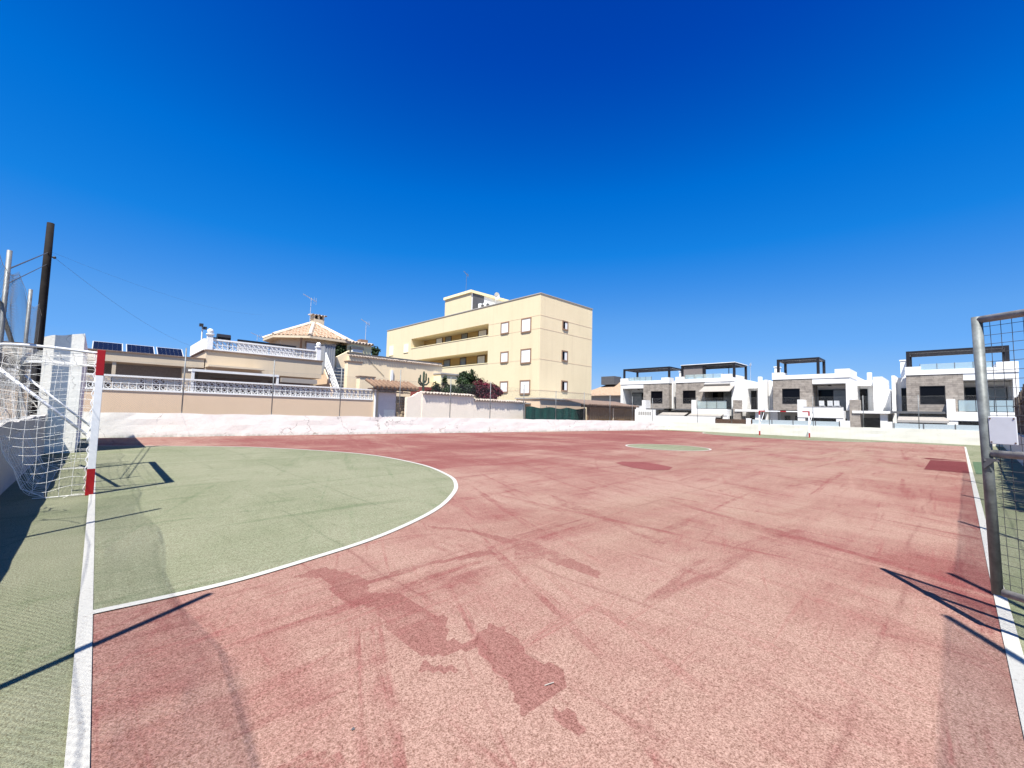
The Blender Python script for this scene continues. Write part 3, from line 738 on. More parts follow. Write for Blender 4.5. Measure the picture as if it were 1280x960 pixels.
# ------------------------------------------------------------------ building helpers
def window(parent, axis, pos, a0, a1, z0, z1, frame_mat, pane_mat, fw=.08, out=.04, sgn=-1, sill=True, name='window', rollup=0):
    """window on the wall plane (axis 0: x=pos, spans y; axis 1: y=pos, spans x); sgn = outward direction"""
    a0, a1 = sorted((a0, a1)); z0, z1 = sorted((z0, z1))
    def bx(b, p0, p1, u0, u1, w0, w1):
        if axis == 0: b.box(p0, p1, u0, u1, w0, w1)
        else: b.box(u0, u1, p0, p1, w0, w1)
    f = MB()
    bx(f, pos, pos+sgn*out, a0-fw, a0, z0-fw, z1+fw); bx(f, pos, pos+sgn*out, a1, a1+fw, z0-fw, z1+fw)
    bx(f, pos, pos+sgn*out, a0, a1, z1, z1+fw); bx(f, pos, pos+sgn*(out+(.04 if sill else 0)), a0, a1, z0-fw, z0)
    fo = f.build(name, frame_mat, parent)
    zs = z1-(z1-z0)*rollup
    g = MB(); bx(g, pos+sgn*.004, pos+sgn*.012, a0, a1, z0, z1); g.build('pane', 'glass', fo)
    if pane_mat != 'glass':
        g = MB(); n = max(3, int((zs-z0)/.12)) if rollup == 0 else max(3, int((z1-zs)/.12))
        lo, hi = (z0, z1) if rollup == 0 else (z0+(z1-z0)*rollup, z1)
        for i in range(n):
            w0 = lo+(hi-lo)*i/n; w1 = lo+(hi-lo)*(i+1)/n-.012; bx(g, pos+sgn*.016, pos+sgn*.028, a0+.01, a1-.01, w0, w1)
        bx(g, pos+sgn*.013, pos+sgn*.017, a0+.01, a1-.01, lo, hi)
        g.build('roller_shutter', pane_mat, fo)
    return fo
def breeze_blocks(b, x0, x1, y, z0, z1, rows=2, t=.15):
    """pierced screen blocks between x0 and x1 on plane y (front) : frame bars plus a petal ring in every block"""
    s = (z1-z0)/rows; n = max(1, round((x1-x0)/s)); s2 = (x1-x0)/n; w_ = s*.11
    for r_ in range(rows+1): b.box(x0, x1, y, y+t, z0+r_*s-w_/2, z0+r_*s+w_/2)
    for i in range(n+1): b.box(x0+i*s2-w_/2, x0+i*s2+w_/2, y+.004, y+t-.004, z0, z1)
    for i in range(n):
        for r_ in range(rows):
            cx, cz = x0+(i+.5)*s2, z0+(r_+.5)*s; h = s*.5
            for a in range(4):
                t0, t1 = math.pi/2*a, math.pi/2*(a+1)
                p0 = (cx+h*.72*math.cos(t0), y+t/2, cz+h*.72*math.sin(t0)); p1 = (cx+h*.72*math.cos(t1), y+t/2, cz+h*.72*math.sin(t1))
                b.bar(p0, p1, s*.085, t*.7, (0, 1, 0))
                if a % 2 == 0: b.bar((cx+h*.55*math.cos((t0+t1)/2), y+t/2, cz+h*.55*math.sin((t0+t1)/2)), (cx+h*1.1*math.cos((t0+t1)/2), y+t/2, cz+h*1.1*math.sin((t0+t1)/2)), s*.07, t*.4, (0, 1, 0))
def coping_tiles(b, a, c, wd, z, r=.085, pitch=.21, tilt=.10):
    """row of barrel tiles laid across the top of a wall running from a to c (plan points)"""
    a, c = np.array(a, float), np.array(c, float); L = np.hypot(*(c-a)); d = (c-a)/L; nr = np.array([-d[1], d[0]])
    n = int(L/pitch)
    for i in range(n):
        p = a+d*(i+.5)*L/n; e = random.uniform(-.02, .02); zz = z+random.uniform(-.012, .012)
        vs = []; K = 6
        for o_, dz in ((-wd/2+e, -tilt), (wd/2+e, tilt*.2)):
            for k in range(K+1):
                t = math.pi*k/K; q = p+d*r*math.cos(t)+nr*o_; vs.append((q[0], q[1], zz+dz+r*math.sin(t)))
            for k in range(K, -1, -1):
                t = math.pi*k/K; q = p+d*(r-.018)*math.cos(t)+nr*o_; vs.append((q[0], q[1], zz+dz+(r-.018)*math.sin(t)))
        m_ = 2*(K+1); fs = [(k, (k+1) % m_, m_+(k+1) % m_, m_+k) for k in range(m_)]
        for o_ in (0, m_): fs += [(o_+k, o_+k+1, o_+m_-2-k, o_+m_-1-k) for k in range(K)]
        b.add(vs, fs)
def foliage(b, centre, rad, n, leaf=.12, lumps=9, seed=1, hollow=.35):
    rnd = random.Random(seed); cs = []
    for i in range(lumps):
        while True:
            v = Vector((rnd.uniform(-1, 1), rnd.uniform(-1, 1), rnd.uniform(-1, 1)))
            if v.length < 1: break
        cs.append((v*.62, rnd.uniform(.34, .6)))
    for i in range(n):
        c0, rr = rnd.choice(cs)
        while True:
            v = Vector((rnd.uniform(-1, 1), rnd.uniform(-1, 1), rnd.uniform(-1, 1)))
            if hollow < v.length < 1: break
        p = c0+v*rr*rnd.uniform(.75, 1.08)
        P = Vector((centre[0]+p.x*rad[0], centre[1]+p.y*rad[1], centre[2]+p.z*rad[2]))
        nrm = (v+Vector((rnd.gauss(0, .6), rnd.gauss(0, .6), rnd.gauss(0, .6)+.3))).normalized()
        t = nrm.orthogonal().normalized(); t.rotate(Matrix.Rotation(rnd.uniform(0, 6.28), 3, nrm)); s_ = nrm.cross(t)
        l = leaf*rnd.uniform(.6, 1.35)
        b.add([P-t*l*.5, P+s_*l*.28+nrm*l*.06, P+t*l*.6, P-s_*l*.28+nrm*l*.06], [(0, 1, 2, 3)])
    return b
def bush(name, label, cat, base, parts, group=None, stems=True):
    o = thing(name, label, cat, base, group); i = 0
    for (c, rad, n, leaf, mat) in parts:
        i += 1; b = MB(); foliage(b, c, rad, n, leaf, 10, hash(label) % 1000+i if False else int(abs(c[0]*13+c[1]*7))+i); b.build('foliage', mat, o)
    if stems:
        b = MB(); rnd = random.Random(int(base[0]*10))
        for c, rad, *_ in parts:
            for k in range(6):
                e = (c[0]+rnd.uniform(-.6, .6)*rad[0], c[1]+rnd.uniform(-.4, .4)*rad[1], c[2]+rnd.uniform(-.2, .5)*rad[2])
                b.tube([base, ((base[0]+e[0])/2+rnd.uniform(-.1, .1), (base[1]+e[1])/2, (base[2]+e[2])/2-.05), e], [.05, .035, .012], 6)
        b.build('stems', 'bark', o)
    return o
def antenna(name, label, base, h, mat='alu', yagi=True, size=.5, group='television aerials on the rooftops'):
    o = thing(name, label, 'antenna', base, group); x, y, z = base
    b = MB(); b.tube([(x, y, z-.1), (x+.02, y, z+h)], .018, 6); b.build('mast', mat, o)
    b = MB(); dz = z+h-.05
    b.bar((x-size, y-.2, dz+size*.28), (x+size*.7, y+.15, dz-size*.2), .03)
    for i in range(7):
        t = i/6; q = Vector((x-size, y-.2, dz+size*.28)).lerp(Vector((x+size*.7, y+.15, dz-size*.2)), t); e = (.10+.12*t)*size/.5
        b.bar(q-Vector((e*.4, e, 0)), q+Vector((e*.4, e, 0)), .016); 
        if i > 4: b.bar(q-Vector((0, 0, e)), q+Vector((0, 0, e)), .016)
    b.build('aerial_elements', mat, o)
    return o

# ------------------------------------------------------------------ garden wall with pierced balustrade (left, behind the court wall)
YW = 23.3
gw = thing('garden_wall', 'long beige garden wall topped by a white pierced-block balustrade', 'wall', (5, YW, 0))
xL, xR = -4.5, PY(466, 500, YW)[0]
b = MB(); b.box(xL, xR, YW, YW+.22, -.05, 1.80); b.build('wall_body', 'beige', gw)
bal = MB(); bal.box(xL, xR, YW-.03, YW+.20, 1.803, 1.87); bal.box(xL, xR, YW-.03, YW+.20, 2.36, 2.43); bal.build('balustrade_rails', 'shutter', gw)
b = MB(); breeze_blocks(b, xL, xR, YW+.03, 1.87, 2.36); bs = b.build('pierced_blocks', 'shutter', gw)
b = MB()
for u0, u1 in ((141, 175), (182, 191), (205, 223), (340, 349)):
    b.box(PY(u0, 480, YW+.2)[0], PY(u1, 480, YW+.2)[0], YW+.115, YW+.135, 1.88, 2.35)
b.build('backing_boards', 'cream_wall', gw)
b = MB(); b.box(xR, xR+.10, YW-.04, YW+.24, -.05, 2.47); b.build('end_pier', 'beige_pale', gw)
# ground behind the garden wall: terrace slab of the houses
b = MB(); b.box(-14, 24, YW+.22, 60, -.3, .5); struct(b.build('house_terrace', 'coping'))

# ------------------------------------------------------------------ flat-roofed house with solar panels
fh = thing('flat_roofed_house', 'low beige flat-roofed house with deep shaded porch behind the pierced balustrade', 'house', (0, 28, .5))
b = MB(); b.box(-9, 4.0, 28.0, 28.3, 3.28, 3.74); b.build('roof_fascia', 'beige_pale', fh)
b = MB(); b.box(-9.1, 4.05, 27.95, 40, 3.743, 3.80); b.build('roof_coping', 'coping', fh)
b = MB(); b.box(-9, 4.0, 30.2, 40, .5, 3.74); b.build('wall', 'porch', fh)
b = MB(); b.box(-9, 4.0, 28.3, 30.2, 3.30, 3.36); b.build('porch_ceiling', 'beige_pale', fh)
x0 = PY(143, 452, 28.05)[0]
b = MB(); b.box(x0-.07, x0+.07, 28.05, 28.2, .5, 3.28); b.box(-9, x0, 28.05, 28.2, 2.3, 2.55); b.build('porch_pillar', 'beige_pale', fh)
b = MB(); b.box(x0+.1, 3.3, 29.9, 30.0, 2.2, 3.28); b.build('roller_blind', 'blind', fh)
x1 = PY(229, 455, 28.05)[0]
b = MB(); b.box(x1, x1+.5, 28.1, 28.6, .5, 3.28); b.build('porch_pier', 'beige_pale', fh)
window(fh, 1, 30.2, -2.2, -.8, 1.6, 2.8, 'alu', 'glass', sgn=-1)
for u0, u1, v0, v1 in ((114.5, 155, 427, 436.8), (157.5, 195, 429.5, 440), (196.5, 231, 432.5, 443)):
    xa, xb = PY(u0, v1, 29.0)[0], PY(u1, v1, 29.0)[0]
    names = {114.5: 'leftmost of the three dark solar panels on the flat roof', 157.5: 'middle of the three dark solar panels on the flat roof', 196.5: 'rightmost of the three dark solar panels on the flat roof'}
    sp = thing('solar_panel', names[u0], 'solar panel', ((xa+xb)/2, 29, 3.8), 'solar panels on the flat roof')
    zb, zt = 3.86, 4.36; ya, yb = 29.0, 30.0
    b = MB(); b.bar((xa+.0, (ya+yb)/2, (zb+zt)/2), (xb-.03, (ya+yb)/2, (zb+zt)/2), math.hypot(yb-ya, zt-zb), .04, (0, -(zt-zb), yb-ya)); b.build('frame', 'alu', sp)
    nrm = Vector((0, -(zt-zb), yb-ya)).normalized(); up = Vector((0, yb-ya, zt-zb)); o0 = Vector((xa+.04, ya, zb))+nrm*.024+up*.04
    b = MB(); nc, nr_ = 6, 4; wx = (xb-xa-.11)/nc; 
    for i in range(nc):
        for j in range(nr_):
            p = o0+Vector((wx*i, 0, 0))+up*(.92*j/nr_); q = Vector((wx*.985, 0, 0)); r_ = up*(.92/nr_*.99)
            b.add([p, p+q, p+q+r_, p+r_], [(0, 1, 2, 3)])
    b.build('cells', 'solar', sp)
    for x_ in (xa+.1, xb-.1): b = MB(); b.bar((x_, yb, zt-.02), (x_, yb, 3.8), .04); b.build('support_leg', 'alu', sp)

# ------------------------------------------------------------------ terrace house with upper balustrade, awnings and stair
th = thing('terrace_house', 'beige house with a white pierced balustrade around its roof terrace', 'house', (7, 28, .5))
b = MB(); b.box(4.05, 10.15, 28.0, 33.5, 3.15, 4.22); b.build('terrace_wall', 'beige_pale', th)
b = MB(); b.box(4.0, 10.2, 27.93, 33.5, 4.223, 4.29); b.build('terrace_coping', 'coping', th)
b = MB(); b.box(4.2, 9.9, 28.02, 28.2, 4.30, 4.36); b.box(4.2, 9.9, 28.02, 28.2, 4.84, 4.92); b.build('balustrade_rails', 'shutter', th)
b = MB(); breeze_blocks(b, 4.3, 9.8, 28.06, 4.36, 4.84); b.build('pierced_blocks', 'shutter', th)
b = MB()
for u0, u1 in ((368, 374), (382, 398)): b.box(PY(u0, 440, 28.2)[0], PY(u1, 440, 28.2)[0], 28.13, 28.15, 4.37, 4.83)
b.build('backing_boards', 'cream_wall', th)
for x in (4.18, 9.9):
    b = MB(); b.box(x-.12, x+.14, 27.98, 28.24, 4.30, 5.10); po = b.build('corner_pier', 'shutter', th)
    b = MB(); b.box(x-.16, x+.18, 27.94, 28.28, 5.103, 5.17); b.ball((x+.01, 28.11, 5.31), .15, 12, 8); b.build('ball_finial', 'shutter', po, True)
b = MB(); b.box(3.95, 4.1, 28.3, 33, 4.3, 4.92); b.build('side_parapet', 'villa', th)
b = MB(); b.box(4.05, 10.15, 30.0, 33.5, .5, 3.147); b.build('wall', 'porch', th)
b = MB(); b.box(4.6, 7.2, 29.93, 29.99, .6, 2.9); b.box(7.7, 9.6, 29.93, 29.99, .6, 2.9); b.build('dark_openings', 'brown_wood', th)
b = MB(); b.box(4.05, 6.7, 27.0, 28.0, 3.32, 3.42); b.build('porch_roof', 'beige_pale', th)
# pergola-like white frame under the terrace
xa, xb = PY(240, 463, 26.6)[0], PY(349, 470, 26.6)[0]
b = MB(); b.box(xa, xb, 26.6, 26.72, 2.98, 3.10); b.box(xb-.12, xb, 26.62, 26.74, .5, 2.98); b.box(xa, xa+.12, 26.62, 26.74, .5, 2.98)
b.bar((xb-.06, 26.73, 3.04), (xb-.06, 28.0, 3.1), .1); b.bar((xa+.06, 26.73, 3.04), (xa+.06, 28.0, 3.1), .1); b.build('porch_frame', 'shutter', th)
b = MB(); xc, xd = PY(340, 472, 27.3)[0], PY(400, 478, 27.3)[0]; b.bar(((xc+xd)/2-.9, 27.2, 2.86), ((xc+xd)/2+1.1, 27.2, 2.86), .22, .26); b.build('rolled_awning', 'canvas', th)
for (xp0, xp1, lbl) in ((PY(298, 430, 29.5)[0], PY(336, 430, 29.5)[0], 'dark-edged white panel on the roof terrace, the left one of two'), (PY(338, 433, 29.5)[0], PY(369, 433, 29.5)[0], 'dark-edged white panel on the roof terrace, the right one of two')):
    o = thing('sun_collector', lbl, 'solar collector', ((xp0+xp1)/2, 29.6, 4.3), 'white panels on the roof terrace')
    z = PY(318, 431, 29.5)[1] if 'left' in lbl else PY(353, 435, 29.5)[1]
    b = MB(); b.box(xp0, xp1, 29.5, 29.55, z-.5, z+.1); b.build('panel_face', 'villa', o)
    b = MB(); b.box(xp0-.05, xp1+.05, 29.46, 29.6, z+.103, z+.22); b.build('panel_edge', 'black', o)
    b = MB(); b.box(xp0, xp0+.06, 29.56, 29.62, 4.29, z); b.box(xp1-.06, xp1, 29.56, 29.62, 4.29, z); b.build('panel_legs', 'black', o)
# things on the terrace
x, z = PY(279, 421, 29.2)
o = thing('barbecue', 'black barbecue standing behind the left end of the upper balustrade', 'barbecue', (x, 29.2, 4.29))
b = MB(); b.tube([(x-.3, 29.2, z-.05), (x+.35, 29.2, z-.05)], .2, 10); b.build('hood', 'black', o); b = MB(); b.box(x-.3, x-.25, 29.1, 29.15, 4.29, z-.1); b.box(x+.3, x+.35, 29.1, 29.15, 4.29, z-.1); b.box(x-.55, x-.3, 29.05, 29.3, z-.15, z-.1); b.build('stand', 'black', o)
x, z = PY(253, 411, 30.0)
o = thing('floodlight_post', 'thin white post carrying a dark double floodlight at the terrace corner', 'light', (x, 30, 4.3))
b = MB(); b.tube([(x, 30, 4.3), (x, 30, z+.1)], .035, 8); b.build('post', 'shutter', o)
b = MB(); b.box(x-.16, x+.02, 29.85, 30.05, z+.12, z+.28); b.box(x+.05, x+.2, 29.9, 30.1, z-.02, z+.13); b.box(x-.03, x+.03, 29.97, 30.03, z, z+.3); b.build('lamp_heads', 'lamp', o)
# outdoor stair
xs0, xs1 = 11.0, 12.4
ss = thing('outdoor_stair', 'grey outdoor stair climbing to the terrace between beige stepped walls', 'stairs', (11, 27, .5))
b = MB(); nst = 14
for i in range(nst):
    z1_ = .7+3.4*(i+1)/nst; y0_ = 26.7+.24*i; b.box(xs0+.02, xs1+.45-.03*i, y0_-.045, y0_+.3, z1_-.055, z1_); b.box(xs0+.02, xs1+.45-.03*i, y0_+.003, 31, (z1_-3.4/nst-.02) if i else .45, z1_)
b.build('steps', 'concrete', ss)
b = MB(); b.prism([(26.5, .5), (26.5, .95), (30.0, 4.3), (31, 4.3), (31, .5)], 0, 10.87, 10.95); b.build('stair_string', 'beige', ss)
b = MB()
ra, rb_ = (10.9, 26.9, 2.45), (10.9, 29.5, 5.02)
for dz in (0, -.2, -.4, -.6, -.8): b.bar((ra[0], ra[1], ra[2]+dz), (rb_[0], rb_[1], rb_[2]+dz), .05 if dz == 0 else .028)
for t in (0, .33, .66, 1): q = Vector(ra).lerp(Vector(rb_), t); b.bar(q, q-Vector((0, 0, .95)), .05)
b.build('stair_rail', 'shutter', ss)
def stepwall(u0, v0, u1, v1, y, lbl):
    xa, zt = PY(u0, v0, y); xb, _ = PY(u1, v1, y)
    b = MB(); b.box(xa, xb, y, y+.5, .5, zt); o_ = b.build('stair_wall', 'sand', ss)
    b = MB(); b.box(xa-.05, xb+.06, y-.05, y+.55, zt+.002, zt+.075); b.build('coping', 'coping', o_)
stepwall(435, 452, 453, 452, 27.6, ''); stepwall(450, 471, 468.5, 471, 26.0, '')
xa, zt = PY(421, 446, 30.2); xb, zt2 = PY(437, 438, 30.2); b = MB(); b.prism([(xa, .5), (xa, zt), (xb, zt2), (xb, .5)], 1, 30.2, 30.5); b.build('stair_side_wall', 'sand', ss)
# grey metal cabinet at the stair head
xa, zt = PY(406, 431, 29.6); xb, _ = PY(419.5, 432, 29.6)
o = thing('metal_shed', 'narrow grey corrugated metal shed at the head of the stair', 'shed', ((xa+xb)/2, 29.8, 3.9))
b = MB(); n = 9
for i in range(n): b.box(xa+(xb-xa)*i/n, xa+(xb-xa)*(i+.86)/n, 29.6+.02*(i % 2), 30.3, 3.6, zt)
b.build('shed_walls', 'zinc', o); b = MB(); b.box(xa-.03, xb+.03, 29.55, 30.35, zt+.002, zt+.06); b.build('shed_roof', 'slab', o)

# ------------------------------------------------------------------ tiled octagonal pavilion behind
PC = (PY(392.5, 404, 34)[0], 34.0); ze = PY(392, 421, 31.2)[1]; za = PY(394, 404, 34)[1]
pv = thing('tiled_pavilion', 'beige house with an eight-sided terracotta tiled roof and chimney, behind the terrace', 'house', (PC[0], PC[1], 4.2))
RR = 3.35; oc = [(PC[0]+RR*math.cos(math.pi/8+k*math.pi/4), PC[1]+RR*math.sin(math.pi/8+k*math.pi/4)) for k in range(8)]
roof = MB()
for k in range(8):
    (xa, ya), (xb, yb) = oc[k], oc[(k+1) % 8]; n = 9
    mid = ((xa+xb)/2, (ya+yb)/2)
    # tile courses running down the slope
    for i in range(n):
        t0, t1 = i/n, (i+1)/n
        A = np.array([xa+(xb-xa)*t0, ya+(yb-ya)*t0, ze]); B_ = np.array([xa+(xb-xa)*t1, ya+(yb-ya)*t1, ze]); tip = np.array([PC[0], PC[1], za])
        # course ends where it meets the hip
        lim = 1-abs((t0+t1)/2-.5)*2
        up = tip-np.array([mid[0], mid[1], ze]); Lu = lim
        A2, B2 = A+up*Lu, B_+up*Lu; mm = (A+B_)/2+np.array([0, 0, .07]); mm2 = (A2+B2)/2+np.array([0, 0, .07])
        roof.add([A, mm, B_, A2, mm2, B2], [(0, 1, 4, 3), (1, 2, 5, 4)])
    roof.add([(xa, ya, ze), (xb, yb, ze), (PC[0], PC[1], za)], [(0, 1, 2)])
rf = roof.build('tiled_roof', 'tile', pv)
b = MB()
for k in range(8): b.tube([(oc[k][0], oc[k][1], ze+.05), (PC[0], PC[1], za+.06)], .13, 6)
b.build('hip_ridges', 'ridge', rf)
b = MB(); b.prism([(p[0]*1.0, p[1]) for p in oc], 2, ze-.16, ze-.004); b.build('eaves', 'beige_pale', pv)
oc2 = [(PC[0]+(p[0]-PC[0])*.82, PC[1]+(p[1]-PC[1])*.82) for p in oc]
b = MB(); b.prism(oc2, 2, .5, ze-.163); b.build('wall', 'beige_pale', pv)
yw = min(p[1] for p in oc2)
window(pv, 1, yw, PY(383, 430, yw)[0], PY(400, 430, yw)[0], PY(390, 446, yw)[1], PY(390, 429, yw)[1], 'terracotta', 'shutter', sgn=-1)
b = MB(); xq = PY(376, 430, yw-.2)[0]; b.box(xq-.06, xq+.06, yw-.3, yw-.2, 4.2, ze-.17); b.build('porch_post', 'brown_wood', pv)
# rooftop parts
cx, cz = PY(396, 404, 34)
b = MB(); b.box(cx-.35, cx+.42, 33.65, 34.4, cz-.3, cz+.25)
for qx in (cx-.33, cx+.03, cx+.36): b.box(qx-.06, qx+.06, 33.66, 34.39, cz+.25, cz+.55)
ch = b.build('chimney', 'beige_pale', pv)
b = MB(); b.box(cx-.3, cx+.38, 33.9, 34.2, cz+.26, cz+.54); b.build('flue', 'black', ch)
b = MB(); coping_tiles(b, (cx-.55, 34.0), (cx+.62, 34.0), .9, cz+.60, .1, .2, .08); b.box(cx-.5, cx+.55, 33.7, 34.3, cz+.553, cz+.60); b.build('chimney_cap', 'tile_white', ch)
x, z = PY(387, 405, 33.5); antenna('tv_antenna', 'large television aerial on a mast beside the tiled roof chimney', (x, 33.5, z-.4), PY(387, 372, 33.5)[1]-z+.4, size=.62)
x, z = PY(321, 426, 40); antenna('tv_antenna', 'small white aerial far left of the tiled roof', (x, 40, z-.5), 1.0, size=.5)
# lower tiled wing to the right of the pavilion, yellow house with air conditioner
yh = thing('yellow_house', 'small pale yellow house with tile-edged roof, right of the tiled pavilion', 'house', (13.5, 31.5, .5))
xa, zt = PY(434, 427, 31.5); xb, _ = PY(464.5, 429, 31.5)
b = MB(); b.box(xa, xb, 31.5, 37, .5, zt-.1); b.build('wall', 'pale_yellow', yh)
b = MB(); b.box(xa-.5, xb+.1, 31.35, 37, zt-.097, zt+.02); coping_tiles(b, (xa-1.3, 31.5), (xb+.1, 31.5), .6, zt+.05, .1, .24, .1); b.build('roof_edge', 'tile_white', yh)
b = MB(); b.box(PY(451, 424, 31.8)[0], PY(460, 424, 31.8)[0], 31.8, 32.4, zt+.1, zt+.38); b.build('chimney', 'terracotta', yh)
xa, zt2 = PY(439.5, 435, 31.3); xb, zb2 = PY(452, 441.5, 31.3)
b = MB(); b.box(xa, xb, 31.12, 31.49, zb2, zt2-.05); b.build('air_conditioner', 'shutter', yh); b = MB(); b.box(xa-.05, xb+.05, 31.05, 31.49, zt2-.047, zt2+.12); b.build('awning_box', 'slab', yh)
x, z = PY(456.5, 425, 32); antenna('tv_antenna', 'slender television aerial on the small pale yellow house', (x, 32, z-.3), PY(456.5, 402, 32)[1]-z+.3, size=.5)
x, z = PY(426, 435, 31); bush('dark_tree', 'dark green tree squeezed between the stair and the small yellow house', 'tree', (x, 31.4, 2.5), [((x, 31.5, z-.15), (.75, .7, .75), 1500, .16, 'leaf')])
x, z = PY(468, 440, 36); bush('shrub', 'small dark shrub behind the right end of the yellow house', 'shrub', (x, 36, 4.2), [((x, 36, z), (.7, .6, .55), 500, .2, 'leaf')])
# beige wall running right from the yellow house
bw = thing('courtyard_wall', 'tall beige courtyard wall with pale tile coping in front of the yellow apartments', 'wall', (16.5, 30, .5))
xa, xb = PY(436, 446, 30)[0], PY(553, 455, 30)[0]
b = MB(); b.box(xa, xb, 30, 30.3, .5, 5.06); b.build('wall_body', 'sand', bw)
b = MB(); coping_tiles(b, (xa, 30.1), (xb, 30.1), .5, 5.13, .085, .21, .1); b.box(xa, xb+.05, 29.93, 30.35, 5.063, 5.13); b.build('tile_coping', 'tile_white', bw)
b = MB(); b.box(xa-.05, xb+.08, 30.2, 30.5, 5.2, 5.32); b.build('roof_slab', 'slab', bw)
xq = PY(490, 470, 29.9)[0]; b = MB(); b.box(xq-.09, xq+.09, 29.88, 29.98, 2.9, 4.3); b.build('downpipe', 'shutter', bw)
b = MB(); b.tube([(PY(458, 447, 29.97)[0], 29.97, PY(458, 447, 29.97)[1]), (PY(480, 470, 29.97)[0], 29.97, PY(480, 470, 29.97)[1])], .012, 5); b.build('wall_cable', 'wire_dark', bw)
lw = thing('low_annex', 'pale annex wall with grey roof slab, left of the red-flowering bush', 'wall', (22, 29, .5))
xa, zt = PY(551, 466, 29); xb, _ = PY(582, 469, 29)
b = MB(); b.box(xa, xb, 29, 33, .5, zt-.1); b.build('wall_body', 'pale_yellow', lw)
b = MB(); b.box(xa-.05, xb+.1, 28.9, 33, zt-.097, zt+.02); b.build('roof_slab', 'villa_grey', lw)

# ------------------------------------------------------------------ gateway with tiled canopy
gy = YW
gk = thing('garden_door', 'pale garden door under a small clay-tiled canopy with a rubble pier', 'door', (12.7, gy, 0))
xa, z = PY(474, 487, gy); xb, zb = PY(495.5, 520, gy)
b = MB(); b.box(xa, xb, gy+.12, gy+.17, .0, z); dl = b.build('door_leaf', 'door_lilac', gk)
b = MB(); b.box(xa+.42, xb-.08, gy+.115, gy+.119, .5, 1.28); lab(b.build('lower_panel', 'shutter', dl), 'bright white lower panel of the door')
xl = PY(466.8, 500, gy)[0]
b = MB(); b.box(xl+.16, xa, gy+.05, gy+.3, -.05, 2.5); b.build('jamb', 'beige_pale', gk)
b = MB(); b.tube([(xl+.07, gy-.06, 0), (xl+.07, gy-.06, 2.48)], .06, 8); b.build('downpipe', 'shutter', gk)
xc = PY(508, 505, gy)[0]
b = MB()
rnd = random.Random(4)
for i in range(10):
    for j in range(3):
        zz = .0+2.05*i/10; b.ball((xb+.08+(xc-xb-.1)*(j+.5)/3+rnd.uniform(-.05, .05), gy+.1, zz+.1), rnd.uniform(.13, .19), 7, 5)
b.box(xb+.02, xc-.05, gy+.06, gy+.3, -.05, 2.1); b.build('rubble_pier', 'rubble', gk)
zt = PY(490, 485, gy-.35)[1]; xe0, xe1 = PY(467, 485, gy-.35)[0], PY(523, 487, gy-.35)[0]
b = MB(); b.box(xe0, xe1, gy-.35, gy-.27, zt-.09, zt+.02); b.build('gutter_beam', 'slab', gk)
b = MB(); b.box(xe0+.05, xe1-.05, gy-.26, gy+.5, zt-.12, zt-.04); b.build('lintel', 'brown_wood', gk)
b = MB(); nt_ = int((xe1-xe0)/.25)
for i in range(nt_):
    x = xe0+.09+(xe1-xe0-.18)*i/(nt_-1); pts_ = [(x, gy-.45, zt+.02), (x, gy+.2, zt+.26), (x, gy+.8, zt+.46)]
    b.tube([(x+random.uniform(-.01, .01), p[1], p[2]) for p in pts_], [.105, .10, .095], 8)
b.build('canopy_tiles', 'tile_loose', gk, True)
b = MB(); coping_tiles(b, (xe0+.15, gy+.02), (xe1-.4, gy+.02), .3, 2.30, .07, .17, .03); b.build('inner_tile_row', 'tile_white', gk)
b = MB(); xq, zq = PY(505, 487, gy-.3); b.ball((xq, gy-.1, zq-.02), .07); b.tube([(xq, gy-.1, zq-.1), (xq, gy-.1, zq-.26)], [.05, .09], 8); b.build('door_lamp', 'beige_pale', gk)

# ------------------------------------------------------------------ pale wall with barrel-tile coping, in two levels
tw2 = thing('tile_capped_wall', 'rough pale plaster wall capped with scalloped clay tiles, stepping down once', 'wall', (17, 22.9, 0))
def segw(u0, v0, u1, v1, y, zt, lbl):
    xa, xb = PY(u0, v0, y)[0], PY(u1, v1, y)[0]
    b = MB(); b.box(xa, xb, y, y+.22, -.05, zt); o_ = b.build('wall_body', 'cream_wall', tw2)
    b = MB(); b.box(xa, xb, y-.055, y+.27, zt+.002, zt+.05); coping_tiles(b, (xa, y+.08), (xb, y+.08), .52, zt+.10, .10, .235, .07); b.build('tile_coping', 'tile_white', o_)
    return xa, xb
segw(528, 497, 592.5, 500, 22.75, 2.28, ''); segw(592.6, 500, 656, 508, 22.75, 2.0, '')
xa, xb = PY(508, 505, 22.8)[0], PY(528, 500, 22.8)[0]
b = MB(); b.prism([(xa, -.05), (xa, 2.05), (xa+.35, 2.1), (xa+.8, 2.38), (xb-.05, 2.45), (xb, 2.2), (xb, -.05)], 1, 22.78, 23.0); b.build('broken_end', 'cream_wall', tw2)
# red roof behind
o = thing('red_roof', 'small red-painted sloping roof behind the tile-capped wall', 'roof', (16, 25, 2))
xa, za_ = PY(526, 484, 25.5); xb, zb_ = PY(562, 494, 25.5)
b = MB(); b.prism([(xa-.2, .5), (xa-.2, za_), (xa+.7, za_+.02), (xb, zb_-.1), (xb, .5)], 1, 25.0, 26.5); b.build('roof_sheet', 'red_roof', o)
